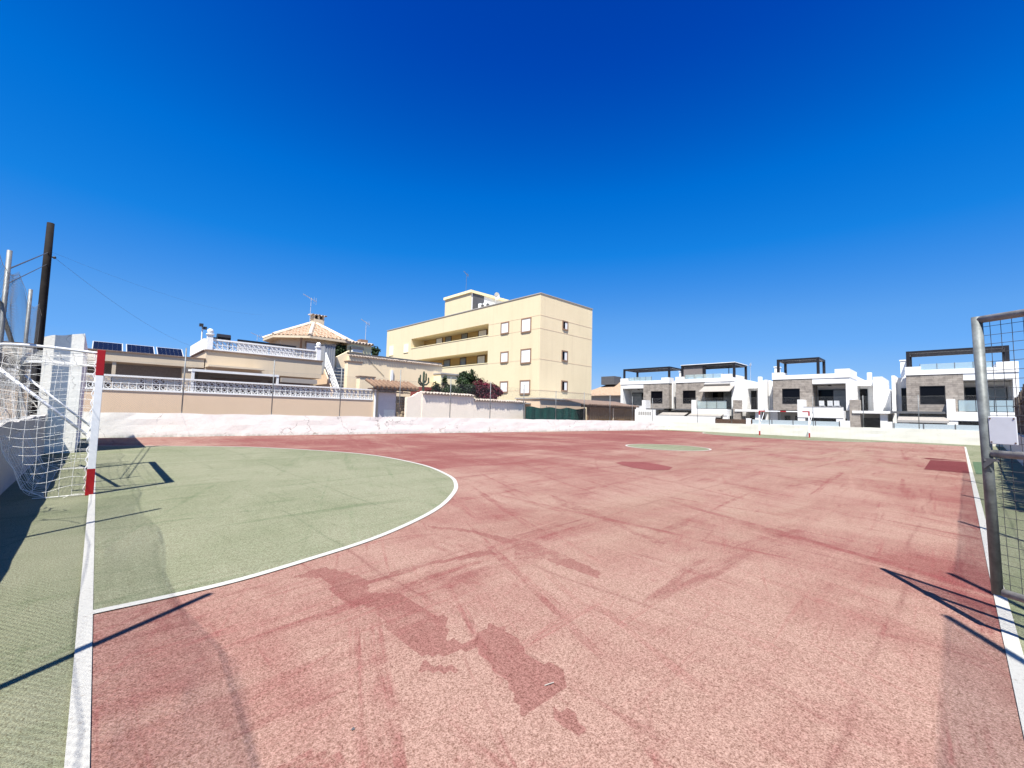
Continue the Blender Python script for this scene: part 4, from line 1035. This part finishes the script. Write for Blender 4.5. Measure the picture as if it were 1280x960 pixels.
# cactus
x, z = PY(530, 464, 24.2)
cz = z
o = thing('candelabra_cactus', 'dark branching cactus standing above the red roof', 'cactus', (x, 24.2, .5))
b = MB(); b.tube([(x, 24.2, .5), (x-.02, 24.2, 2.2), (x, 24.2, cz-.1), (x, 24.2, cz)], [.08, .08, .07, .03], 9)
for sx, h0, h1, ln in ((-1, -.85, -.25, .30), (1, -.75, -.12, .22), (1, -.9, -.38, .42), (-1, -.95, -.45, .40)):
    b.tube([(x, 24.2, cz+h0), (x+sx*ln*.6, 24.2+.04*sx, cz+h0+.03), (x+sx*ln, 24.2+.05*sx, cz+h0+.18), (x+sx*ln*.95, 24.2+.05*sx, cz+h1-.05), (x+sx*ln*.93, 24.2+.05*sx, cz+h1)], [.045, .055, .055, .05, .02], 8)
b.build('cactus_body', 'cactus', o, True)
def bpx(u, v, y): x, z = PY(u, v, y); return (x, y, z)
b0 = bpx(545, 505, 24.6)
bush('oleander_bush', 'low green garden plants between the cactus and the big dark bush', 'shrub', (b0[0], 24.6, .5),
     [(bpx(546, 483, 24.6), (.5, .4, .45), 500, .14, 'leaf'), (bpx(556, 478, 25), (.35, .3, .55), 350, .14, 'leaf'), (bpx(536, 492, 24.4), (.4, .4, .3), 250, .13, 'leaf')])
bush('evergreen_bush', 'big dark green bush leaning over the tile-capped wall, left of the crimson one', 'shrub', (bpx(578, 500, 24.5)[0], 24.5, .5),
     [(bpx(575, 486, 24.5), (1.6, 1.1, 1.05), 5200, .15, 'leaf'), (bpx(586, 473, 24.8), (.95, .7, .7), 1900, .14, 'leaf'), (bpx(590, 465, 24.8), (.16, .2, .35), 90, .14, 'leaf'), (bpx(560, 492, 24.3), (.7, .7, .55), 900, .14, 'leaf')])
bush('bougainvillea', 'dense crimson flowering bougainvillea spilling over the tile-capped wall', 'shrub', (bpx(605, 500, 24.2)[0], 24.2, .5),
     [(bpx(604, 487, 24.2), (1.6, 1.0, 1.05), 6800, .12, 'bougain'), (bpx(618, 491, 24.0), (.8, .6, .65), 1500, .12, 'bougain'), (bpx(600, 478, 24.6), (.8, .6, .4), 350, .13, 'leaf')])

# ------------------------------------------------------------------ green shade screen, thatched shelter, annexes under the apartments
gsn = thing('shade_screen', 'dark green shade cloth stretched between posts, right of the tile-capped wall', 'screen', (26.5, 22.0, 0))
xa, xb = PY(657, 508, 21.6)[0], PY(732, 509, 21.6)[0]
b = MB(); n = 60; vs = []
for i in range(n+1):
    x = xa+(xb-xa)*i/n; dy = .05*math.sin(i*.9)+.03*math.sin(i*2.3)
    vs += [(x, 21.6+dy, 0), (x, 21.6+dy*.4, 1.72+.05*math.sin(i*.35))]
b.add(vs, [(2*i, 2*i+2, 2*i+3, 2*i+1) for i in range(n)]); b.build('cloth', 'screen', gsn, True)
for t in (0, .33, .66, 1): b = MB(); x = xa+(xb-xa)*t; b.tube([(x, 21.7, -.05), (x, 21.7, 1.85)], .03, 6); b.build('post', 'galv', gsn)
an = thing('low_annex', 'low beige annex with a pale roof slab below the gable of the apartment block', 'annex', (28, 24, 0))
xa, zt = PY(675, 497, 24); xb, _ = PY(731, 500, 24)
b = MB(); b.box(xa, xb, 24, 26.8, -.05, zt-.1); b.build('wall_body', 'beige', an); b = MB(); b.box(xa-.1, xb+1.2, 23.85, 26.9, zt-.097, zt+.0); b.build('roof_slab', 'villa_grey', an)
o = thing('porch_slab', 'short concrete porch slab at the foot of the apartment gable', 'slab', (26, 25, 0))
xa, zt = PY(655, 503, 25); xb, _ = PY(674, 503, 25); b = MB(); b.box(xa, xb, 25, 27, zt-.12, zt); b.build('slab', 'villa_grey', o); b = MB(); b.box(xa+.1, xb-.1, 25.6, 27, -.05, zt-.123); b.build('wall_body', 'beige', o)
hut = thing('reed_shelter', 'low shelter walled with brown reed matting under a grey tiled edge', 'shelter', (35, 21, 0))
ya = 20.6
xa, zt = PY(734, 505, ya); xb, _ = PY(793, 509, ya)
b = MB(); x = xa
while x < xb: b.tube([(x, ya+random.uniform(-.02, .02), -.05), (x+random.uniform(-.02, .02), ya, zt-.25)], .045, 5); x += .075
b.build('reed_wall', 'reed', hut)
b = MB(); b.box(xa-.15, xb+.1, ya-.12, ya+.5, zt-.25, zt-.04); b.build('fascia', 'brown_wood', hut)
b = MB(); b.prism([(ya-.3, zt-.036), (ya+2.2, zt+.45), (ya+2.2, zt+.40), (ya-.3, zt-.1)], 0, xa-.4, xb+.3)
coping_tiles(b, (xa-.3, ya-.1), (xb+.25, ya-.1), .6, zt-.01, .11, .3, .07); b.build('roof', 'coping', hut)
for t in (.02, .5, .98): b = MB(); x = xa+(xb-xa)*t; b.box(x-.05, x+.05, ya-.11, ya-.055, -.05, zt-.255); b.build('post', 'beige_pale' if t == .5 else 'brown_wood', hut)

# ------------------------------------------------------------------ yellow apartment block
AX, AY, AZ = 29.6, 27.0, 12.62
ap = thing('apartment_block', 'yellow three-storey apartment block with two long recessed galleries', 'building', (AX, AY, 0))
def fy(u, v): return PX(u, v, AX)[0]
def fz(u, v): return PX(u, v, AX)[1]
yE = 57.0
zu = 460; zs = 4.267
def A(px, py): return PX(460+px/zs, 330+py/zs, AX)
yb0 = (A(645, 315)[0]+A(640, 380)[0])/2; yb1 = A(240, 403)[0]+.4
zu1 = A(642, 318)[1]; zu0 = A(640, 382)[1]
zl1 = A(640, 462)[1]; zl0 = A(638, 530)[1]
yl1 = yb1+.2
dp = 2.0
b = MB()
b.box(AX, AX+dp, AY, yb0, 0, AZ)                                  # solid bay by the gable
b.box(AX, AX+dp, yb1, yE, 0, AZ)                                  # far bay
for z0_, z1_ in ((0, zl0), (zl1, zu0), (zu1, AZ)): b.box(AX, AX+dp, yb0, yb1, z0_, z1_)
b.box(AX+dp, AX+8.3, AY+.002, yE, 0, AZ-.003)
b.build('wall', 'yellow', ap)
b = MB(); b.box(AX+dp-.01, AX+dp, yb0, yb1, zl0+.0, zl1); b.box(AX+dp-.01, AX+dp, yb0, yb1, zu0, zu1); b.build('gallery_back_wall', 'ochre_shade', ap)  # thin skin carrying the painted shade of both galleries
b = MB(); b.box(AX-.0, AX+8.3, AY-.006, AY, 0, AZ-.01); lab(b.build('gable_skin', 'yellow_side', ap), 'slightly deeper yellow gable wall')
b = MB()
b.box(AX-.06, AX+.12, AY-.06, yE, AZ+.002, AZ+.09); b.box(AX+.12, AX+8.36, AY-.06, AY+.12, AZ+.002, AZ+.09); b.build('roof_coping', 'villa_grey', ap)
b = MB()
for z in (A(915, 272)[1], A(915, 342)[1], A(915, 505)[1], A(915, 655)[1]-.3):
    b.box(AX-.012, AX, AY-.014, yb0-.02, z-.018, z+.018); b.box(AX, AX+8.3, AY-.018, AY-.007, z-.018, z+.018)
b.build('string_course', 'beige', ap)
b = MB()
for z0_ in (zl0, zu0): b.box(AX-.05, AX+.16, yb0-.05, yb1, z0_+.002, z0_+.07)
b.build('parapet_coping', 'pale_yellow', ap)
for (x0, y0, x1, y1), ru in zip(((714, 312, 748, 364), (823, 290, 866, 355), (712, 470, 745, 520), (820, 455, 865, 522), (709, 628, 742, 680), (816, 622, 860, 688)), (0.25, .12, .0, .1, .3, .22)):
    ya, z1_ = A(x0, y0); yb, z0_ = A(x1, y1); z1_ = A((x0+x1)/2, (y0*2+8)/2)[1]
    window(ap, 0, AX, ya, yb, z0_, z1_, 'terracotta', 'shutter' if ru or True else 'glass', fw=.13, out=.05)
for (x0, y0, x1, y1) in ((116, 440, 134, 484), (193, 430, 214, 468)):
    ya, z1_ = A(x0, y0); yb, z0_ = A(x1, y1); window(ap, 0, AX, ya, yb, z0_, z1_, 'pale_yellow', 'shutter', fw=.1, out=.03)
def AA(px, py): return PY(460+px/zs, 330+py/zs, AY)
for (x0, y0, x1, y1) in ((1040, 307, 1062, 350), (1036, 466, 1060, 515), (1034, 627, 1059, 674)):
    xa, z1_ = AA(x0, y0); xb, z0_ = AA(x1, y1); f = window(ap, 1, AY-.006, xa, xb, z0_, z1_, 'terracotta', 'glass', fw=.12, out=.05)
    b = MB(); b.box((xa+xb)/2, xb, AY-.026, AY-.02, z0_, z1_-.05); b.build('sash', 'shutter', f)
xg = AX+dp-.01
for zf, cols in ((zu0, ((292, 340), (365, 395), (415, 442), (500, 528), (590, 630))), (zl0, ((410, 440), (497, 524), (588, 625)))):
    for c0, c1 in cols:
        ya = PX(460+c0/zs, 430, xg)[0]; yb = PX(460+c1/zs, 430, xg)[0]
        if min(ya, yb) > yb0+.3 and max(ya, yb) < yb1-.2: window(ap, 0, xg, ya, yb, zf+.1, zf+1.25, 'brown_wood', 'shutter' if c0 in (590, 588, 365) else 'pane_grey', fw=.12, out=.04)
# stair tower with roof clutter
yt0 = PX(589, 362, AX)[0]; yt1 = PX(556.6, 372, AX)[0]; zt = PX(589, 362, AX)[1]
b = MB(); b.box(AX, AX+7.5, yt0, yt1, AZ, zt-.35); b.build('stair_tower', 'yellow', ap)
tb = MB(); tb.box(AX-.15, AX+7.7, yt0-.15, yt1+.15, zt-.347, zt-.05); twr = tb.build('tower_roof', 'pale_yellow', ap)
b = MB(); b.box(AX+.1, AX+7.4, yt0-.012, yt0, AZ, zt-.36); lab(b.build('tower_side', 'villa', ap), 'white painted side of the stair tower')
b = MB(); xa = PY(590, 385, yt0-.1)[0]; xb = PY(598, 385, yt0-.1)[0]; b.box(AX+.25, AX+1.9, yt0-.05, yt0-.013, AZ+.05, AZ+2.1); b.build('tower_door', 'slab', ap)
for u0, u1, v0, v1 in ((600.5, 606, 379, 386.5), (606.8, 613, 378, 386)):
    yq = yt0-.6; xa, z1_ = PY(u0, v0, yq); xb, z0_ = PY(u1, v1, yq); o_ = MB(); o_.box(xa, xb, yq, yq+.4, z0_, z1_); e = o_.build('air_conditioner', 'shutter', ap)
    b = MB(); b.tube([((xa+xb)/2, yq-.012, (z0_+z1_)/2), ((xa+xb)/2, yq-.002, (z0_+z1_)/2)], abs(xb-xa)*.34, 14); b.build('fan_grille', 'slab', e)
    b = MB(); b.box(xa+.05, xb-.05, yq+.05, yq+.35, AZ-.05, z0_); b.build('bracket', 'slab', e)
xa, z_ = PY(620.5, 370, yt0-.4); b = MB(); n = 14
vs = [(xa, yt0-.35, z_)]+[(xa+.42*math.cos(t), yt0-.5-.05*math.sin(t), z_+.42*math.sin(t)) for t in np.linspace(0, 2*math.pi, n, endpoint=False)]
b.add(vs, [(0, 1+i, 1+(i+1) % n) for i in range(n)]); b.tube([(xa, yt0-.3, z_), (xa, yt0-.2, AZ)], .04, 6); b.build('satellite_dish', 'shutter', ap)
x, z = PY(582.5, 361, yt0+2); antenna('tv_antenna', 'tall aerial mast on top of the apartment stair tower', (x, yt0+2, zt-.1), 2.6, 'galv', size=.55)

# ------------------------------------------------------------------ the row of white villas
def villa(y0, X, label, W=6.3, mirror=False, wing=True, carport=True, canopy=None, glass_rail=False, awnings=False, gslab=False, recess_awning=False, perg=(.35, 3.9, .3, 3.4), roofglass=None, blind=False, left_wing=True, gw_kind='glass', block=(5.2, 6.3), pillar=True):
    v = thing('white_villa', label, 'villa', (X, y0-W/2, 0), 'modern white villas beyond the far wall')
    def Tt(t): return (y0-W+t) if mirror else (y0-t)
    def B(b, t0, t1, d0, d1, z0, z1): b.box(X+d0, X+d1, Tt(t0), Tt(t1), z0, z1); return b
    e = .003
    # stone volume with window opening
    s0, s1 = 0, 3.4; w0, w1, wz0, wz1 = .82, 2.36, 2.80, 4.36
    b = MB()
    B(b, s0, w0, 0, 2.2, 2.2, 5.3); B(b, w1, s1, 0, 2.2, 2.2, 5.3); B(b, w0+e, w1-e, 0, 2.2, 2.2, wz0); B(b, w0+e, w1-e, 0, 2.2, wz1, 5.3)
    b.build('stone_bay', 'stone', v)
    b = MB(); B(b, w0, w0+.06, .02, .12, wz0, wz1); B(b, w1-.06, w1, .02, .12, wz0, wz1); B(b, w0+.06, w1-.06, .02, .12, wz0, wz0+.06); B(b, w0+.06, w1-.06, .02, .12, wz1-.06, wz1)
    f = b.build('window', 'black', v); b = MB(); B(b, w0+.06, w1-.06, .08, .10, wz0+.06, wz1-.06); b.build('pane', 'glass', f)
    # main body
    b = MB(); B(b, s0, W, 2.203, 10, 0, 5.3); B(b, W-.3, W, 0, 2.2, 2.2, 5.3)
    B(b, s1+e, W-.3-e, 0, 2.2, 4.78, 5.3)
    b.build('wall', 'villa', v)
    b = MB(); B(b, -.03, W, -.05, .2, 5.303, 5.72); B(b, -.03, .2, .2, 10, 5.303, 5.72); B(b, W-.2, W, .2, 10, 5.303, 5.72); B(b, .2, W-.2, 9.8, 10, 5.303, 5.72)
    B(b, block[0], block[1]+.02, -.06, 4.2, 5.303, 6.12); B(b, -.05, .95, -.06, 1.2, 5.303, 6.02)
    b.build('roof_parapet', 'villa', v)
    # recessed balcony
    b = MB(); B(b, s1+.1, W-.5, 2.0, 2.1, 2.2, 4.3); dr = b.build('balcony_door', 'black', v)
    b = MB(); B(b, s1+.15, s1+1.3, 1.97, 1.995, 2.25, 4.25); b.build('pane', 'glass', dr)
    b = MB(); B(b, s1+1.35, W-.55, 1.96, 1.985, 2.25, 4.25); b.build('curtained_pane', 'pane_grey', dr)
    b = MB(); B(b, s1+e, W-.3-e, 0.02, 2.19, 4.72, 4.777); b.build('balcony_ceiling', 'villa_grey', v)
    b = MB(); B(b, s1+1.1, s1+1.35, .9, 1.1, 4.6, 4.717); b.build('ceiling_lamp', 'lamp', v)
    pz = 2.2 if glass_rail else 2.48
    b = MB(); B(b, s1-.5, W-.35, -1.25, 0-e, 1.5, 2.18); B(b, s1-.5, W-.35, -1.25, -1.1, 2.18, pz)
    B(b, s1-1.0, s1-.5-e, -1.25, -e, 1.5, 3.2 if pillar else 2.5)
    b.build('balcony', 'villa', v)
    if glass_rail:
        b = MB(); B(b, s1-.35, W-.4, -1.2, -1.18, 2.25, 3.1); g = b.build('glass_railing', 'clear', v)
        b = MB()
        for t in np.linspace(s1-.35, W-.4, 4): B(b, t-.02, t+.02, -1.21, -1.17, 2.2, 3.12)
        B(b, s1-.35, W-.4, -1.21, -1.17, 3.12, 3.15); b.build('railing_frame', 'black', g)
    else:
        # garden furniture set on the balcony
        for k, t in enumerate((s1+.85, s1+1.75, s1+2.2)):
            pass
        b = MB(); B(b, s1-.5, W-.4, -1.27, -1.08, pz+e, pz+.05); b.build('balcony_coping', 'villa_grey', v)
    # ground floor
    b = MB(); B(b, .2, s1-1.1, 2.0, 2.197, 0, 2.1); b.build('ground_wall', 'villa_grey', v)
    for t0, t1, z0_ in ((.55, 1.05, .2), (1.5, 2.2, .2)):
        b = MB(); B(b, t0, t1, 1.9, 1.997, z0_, 1.65); b.build('ground_window', 'glass', v)
    b = MB(); B(b, s1-.35, W-.35, .6, .7, .05, 1.45); b.build('patio_door', 'glass', v)
    for t0, t1 in ((s1-1.0, s1-.4), (W-.9, W-.3)): b = MB(); B(b, t0, t1, -1.2, -.65, 0, 1.497); b.build('ground_pillar', 'villa', v)
    if gslab:
        b = MB(); B(b, -1.0, s1-.35, -1.1, -e, 2.02, 2.197); b.build('canopy_slab', 'slab', v)
    if awnings:
        for t0, t1 in awnings:
            b = MB(); ya, yb = sorted((Tt(t0), Tt(t1)))
            b.prism([(X-.1, 2.0), (X-2.1, 1.42), (X-2.1, 1.38), (X-.1, 1.96)], 1, ya, yb); a_ = b.build('awning', 'canvas', v)
            b = MB(); b.box(X-2.16, X-2.09, ya, yb, 1.27, 1.45); b.build('awning_valance', 'villa_grey', a_)
    if recess_awning:
        b = MB(); ya, yb = sorted((Tt(s1), Tt(W+.05)))
        b.prism([(X-.05, 4.85), (X-1.7, 4.12), (X-1.7, 4.08), (X-.05, 4.81)], 1, ya, yb); a_ = b.build('awning', 'canvas', v)
        b = MB(); b.tube([(X-.14, Tt(s1), 5.02), (X-.14, Tt(W-.4), 5.02)], .13, 8); b.build('awning_cassette', 'villa_grey', a_)
        b = MB(); b.bar((X-.1, Tt(W+.0), 4.7), (X-1.66, Tt(W+.02), 4.05), .06); b.build('awning_arm', 'slab', a_)
    # pergola on the roof
    t0, t1, d0, d1 = perg; zt_ = 7.4; b = MB(); p = .11
    for t in (t0, t1):
        for d in (d0, d1): B(b, t-p, t+p, d-p, d+p, 5.3, zt_-.2)
    for t in (t0, t1): B(b, t-p, t+p, d0-p, d1+p, zt_-.2+e, zt_)
    for d in (d0, d1): B(b, t0+p+e, t1-p-e, d-p, d+p, zt_-.2+2*e, zt_-.005)
    pg = b.build('pergola', 'black', v)
    b = MB()
    n = 5
    for k in range(1, n): d = d0+(d1-d0)*k/n; B(b, t0+p+e, t1-p-e, d-.03, d+.03, zt_-.16, zt_-.03)
    b.build('pergola_slats', 'black' if not canopy else 'slab', pg)
    if canopy:
        b = MB(); B(b, t0-.15, t1+.15, d0-.15, d1+.15, zt_+e, zt_+.07); b.build('pergola_roof', 'villa', pg)
    if blind:
        b = MB(); B(b, t0+.15, t0+2.4, d0+.02, d0+.06, 6.0, zt_-.22); b.build('side_blind', 'blind', pg)
        b = MB(); B(b, t0+2.42, t0+2.75, d0-.05, d0+.1, 5.5, zt_-.21); B(b, t0+4.0, t0+4.06, d1-.2, d1-.1, 5.5, zt_-.21); b.build('inner_posts', 'black', pg)
    if roofglass:
        g0, g1 = roofglass; b = MB(); B(b, g0, g1, .02, .04, 5.74, 6.22); g = b.build('roof_glass_railing', 'clear', v)
        b = MB()
        for t in np.linspace(g0, g1, 5): B(b, t-.02, t+.02, .01, .05, 5.72, 6.24)
        b.build('railing_posts', 'slab', g)
    b = MB(); B(b, -.5, -.1, 2.6, 3.4, 5.3, 6.85); B(b, -.56, -.04, 2.54, 3.46, 6.853, 6.95); b.build('chimney', 'villa', v)
    # left wing set back
    if left_wing:
        b = MB(); B(b, -.75, -e, 1.6, 9, 0, 5.25); lwv = b.build('side_wing', 'villa', v)
        b = MB(); B(b, -.42, -.04, 1.5, 1.597, 2.25, 4.3); b.build('slit_window', 'glass', lwv)
        b = MB(); B(b, -1.0, -.75-e, .8, 9, 0, 5.4); b.build('party_wall', 'villa', v)
    if wing:
        b = MB(); B(b, W+e, W+.75, -.5, .1, 0, 3.2); b.build('stone_pier', 'stone', v)
        b = MB(); B(b, W+e, W+1.3, 5.2, 9, 0, 5.0); B(b, W+e, W+1.3, 4.3, 5.2-e, 4.75, 5.3); wg = b.build('side_wing', 'villa', v)
        b = MB(); B(b, W+.1, W+.7, 5.1, 5.197, 2.3, 4.5); b.build('slit_window', 'glass', wg)
        b = MB(); B(b, W+1.3+e, W+2.0, 3.6, 9.5, 0, 5.55); B(b, W+2.0+e, W+2.5, 4.2, 9, 0, 4.35); b.build('end_wing', 'villa', v)
        b = MB(); B(b, W+.6, W+.95, 6, 6.5, 5.3, 6.2); b.build('vent_stack', 'villa', v)
    if carport:
        b = MB(); B(b, W+.2, W+3.0, -.6, 3.55, 1.98, 2.2); cp = b.build('carport_roof', 'villa', v)
        b = MB(); B(b, W+2.1, W+2.6, -.3, .2, 0, 1.977); b.build('carport_column', 'villa', cp)
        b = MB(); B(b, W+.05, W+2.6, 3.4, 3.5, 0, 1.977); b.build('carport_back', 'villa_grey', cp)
        b = MB(); B(b, W+.5, W+1.8, 3.3, 3.397, 0, 1.6); b.build('garage_door', 'glass', cp)
    # front garden boundary
    if gw_kind == 'glass':
        b = MB(); B(b, -.6, W, -5.0, -4.85, 0, .78); B(b, W+e, W+.6, -5.05, -4.8, 0, 1.28); B(b, -.6-.4, -.6-e, -5.05, -4.8, 0, 1.28); fw_ = b.build('garden_wall', 'villa', v)
        b = MB(); B(b, -.55, W-.05, -4.94, -4.92, .783, 1.18); b.build('frosted_glass', 'pane_frost', fw_)
        b = MB()
        for t in np.linspace(-.5, W-.1, 5): B(b, t-.03, t+.03, -4.97, -4.9, .783, 1.22)
        b.build('glass_posts', 'slab', fw_)
    elif gw_kind == 'white':
        b = MB(); B(b, -3, W-.2, -5.0, -4.85, 0, 1.33); fw_ = b.build('garden_wall', 'villa', v)
        b = MB(); B(b, W-.2+e, W+3.2, -5.0, -4.9, 0, 1.15); b.build('timber_fence', 'brown_wood', fw_)
    elif gw_kind == 'gate':
        b = MB(); B(b, -.3, W+.4, -4.0, -3.85, 0, 2.0); fw_ = b.build('garden_wall', 'villa', v)
        b = MB()
        for t in (1.0, 3.6):
            for k in range(6): B(b, t-.8+k*.28, t-.6+k*.28, -4.03, -4.0-e, 1.3, 1.75)
        b.build('pierced_vents', 'villa_grey', fw_)
    return v
s = NT('frosted_pane'); M['pane_frost'] = s.done((.42, .48, .50), .25, .5)
v1 = villa(30.9, 50, 'white villa farthest left, with an open dark pergola and grey gate wall', W=6.7, mirror=True, wing=False, carport=False, perg=(.15, 6.4, .4, 3.8), gslab=True, left_wing=True, gw_kind='gate', block=(5.7, 6.7), roofglass=(2.3, 5.5))
v2 = villa(23.3, 50, 'white villa with a roofed black pergola and cream canvas awnings', W=6.6, glass_rail=True, awnings=((-1.2, 1.9), (2.3, 5.9)), gslab=True, recess_awning=True, canopy=True, blind=True, perg=(.6, 6.45, .4, 4.2), roofglass=(1.1, 5.4), gw_kind='white')
v3 = villa(13.0, 50, 'white villa directly behind the far goal, with a compact dark pergola', perg=(.45, 3.85, .3, 3.0))
v4 = villa(2.85, 50, 'white villa at the right, partly behind the mesh gate, with a wide pergola', glass_rail=True, gslab=True, awnings=((-.5, 2.5),), perg=(.15, 5.8, .3, 3.2), roofglass=(.9, 5.0), wing=False, carport=False)
# chairs on the balcony of the third villa
for k, (yy, lbl) in enumerate(((8.75, 'pale chair on the villa balcony, left of three'), (8.1, 'pale chair on the villa balcony, middle of three'), (7.6, 'pale chair on the villa balcony, right of three'))):
    o = thing('balcony_chair', lbl, 'chair', (49.5, yy, 2.18), 'pale chairs on the villa balcony')
    b = MB(); b.box(49.3, 49.75, yy-.22, yy+.22, 2.6, 2.65); b.build('seat', 'alu', o)
    b = MB(); b.bar((49.3, yy, 2.65), (49.22, yy, 3.1), .4, .04, (1, 0, .2)); b.build('backrest', 'shutter', o)
    for dx in (.03, .42):
        for dy in (-.19, .19): b = MB(); b.box(49.3+dx-.015, 49.3+dx+.015, yy+dy-.015, yy+dy+.015, 2.18, 2.6); b.build('leg', 'alu', o)
x, z = PX(938, 455, 54)
antenna('tv_antenna', 'thin aerial mast behind the roofed pergola of the second villa', (54, x, 5.6), 1.9, 'alu', size=.5)
# older house between the reed shelter and the first villa
oh = thing('old_house', 'low house with a shallow brown tiled roof between the apartments and the villas', 'house', (56, 40, 0))
ya, z1_ = PX(741, 480, 56); yb, z0_ = PX(772, 496, 56)
b = MB(); b.box(56, 64, yb-2, ya+3, 0, z0_+.2); b.build('wall', 'villa_grey', oh)
b = MB(); b.add([(55.5, yb-2.4, z0_+.2), (55.5, ya+3, z0_+.2), (64.5, ya+3, z0_+.2), (64.5, yb-2.4, z0_+.2), (60, (ya+yb)/2-.5, z1_+.6), (60, (ya+yb)/2+.6, z1_+.6)], [(0, 4, 5, 1), (1, 5, 2), (2, 5, 4, 3), (3, 4, 0), (0, 1, 2, 3)]); b.build('tiled_roof', 'tile', oh)
b = MB(); b.box(58, 60, ya-2.6, ya-.2, z1_, z1_+1.3); b.build('roof_cabin', 'slab', oh)
# tree and low wall in the gap between the last two villas
bx_ = PX(1106, 522, 62)
bush('garden_tree', 'round green tree in the gap between the two right-hand villas', 'tree', (62, bx_[0], 0), [((62, PX(1108, 522, 62)[0], PX(1108, 522, 62)[1]-.5), (1.3, 2.4, 1.7), 2600, .3, 'leaf'), ((62, PX(1116, 518, 62)[0], 2.9), (.9, 1.1, .7), 900, .3, 'leaf')])
o = thing('villa_link_wall', 'low white wall below the tree between the right-hand villas', 'wall', (56, 4.6, 0))
b = MB(); b.box(56, 56.2, PX(1100, 530, 56)[0]+1.5, PX(1122, 530, 56)[0], 0, 1.2); b.build('wall_body', 'beige_pale', o)
# hazy rise on the horizon
b = MB(); n = 90; vs = []
for i in range(n+1):
    t = R(-30)+R(150)*i/n; r_ = 2200; h_ = 26+22*noise.noise(Vector((t*3, 1, 1)))+9*noise.noise(Vector((t*13, 5, 1)))
    vs += [(r_*math.cos(t), r_*math.sin(t), -5), (r_*math.cos(t), r_*math.sin(t), max(8, h_))]
b.add(vs, [(2*i, 2*i+1, 2*i+3, 2*i+2) for i in range(n)]); struct(b.build('hills', 'hill'))
b = MB(); b.add([(40.2, 60, -.02), (44, 60, -.02), (44, -40, -.02), (40.2, -40, -.02)], [(3, 2, 1, 0)]); s = NT('asphalt'); M['asphalt'] = s.done((.06, .06, .06), .9, .2); struct(b.build('road', 'asphalt'))
# tangle of dry creeper behind the near fence
dc = thing('dry_creeper', 'pale tangle of dry leafless creeper behind the near goal fence', 'plant', (-1.6, 9, 0))
b = MB(); rnd = random.Random(11)
for i in range(420):
    y = rnd.uniform(6.5, 14.5); z = rnd.uniform(.9, 1.9+.5*noise.noise(Vector((y*.8, 0, 0)))); x = rnd.uniform(-2.3, -1.15)
    p = Vector((x, y, z)); d = Vector((rnd.uniform(-1, 1), rnd.uniform(-1, 1), rnd.uniform(-.3, 1))).normalized(); pts = [p]
    for k in range(7):
        d = (d+Vector((rnd.gauss(0, .5), rnd.gauss(0, .5), rnd.gauss(-.12, .4)))).normalized(); p = p+d*rnd.uniform(.06, .14); pts.append(p)
    b.tube(pts, rnd.uniform(.004, .008), 4, False)
b.build('twigs', 'twig', dc)
# bits of litter on the court
for (u, v, mt, lbl) in ((441, 914, 'slab', 'tiny dark scrap on the pink court in the foreground'), (686, 858, 'twig', 'short pale dry straw lying on the dark worn band of the court')):
    gx_, gy_ = G(u, v)
    o = thing('litter', lbl, 'litter', (gx_, gy_, 0)); b = MB()
    if mt == 'slab': b.add([(gx_-.007, gy_-.005, .010), (gx_+.009, gy_-.003, .006), (gx_+.006, gy_+.008, .011), (gx_-.005, gy_+.006, .006)], [(0, 1, 2, 3)])
    else: b.tube([(gx_-.02, gy_+.01, .008), (gx_, gy_, .012), (gx_+.03, gy_-.005, .009)], .0025, 5)
    b.build('scrap', mt, o)
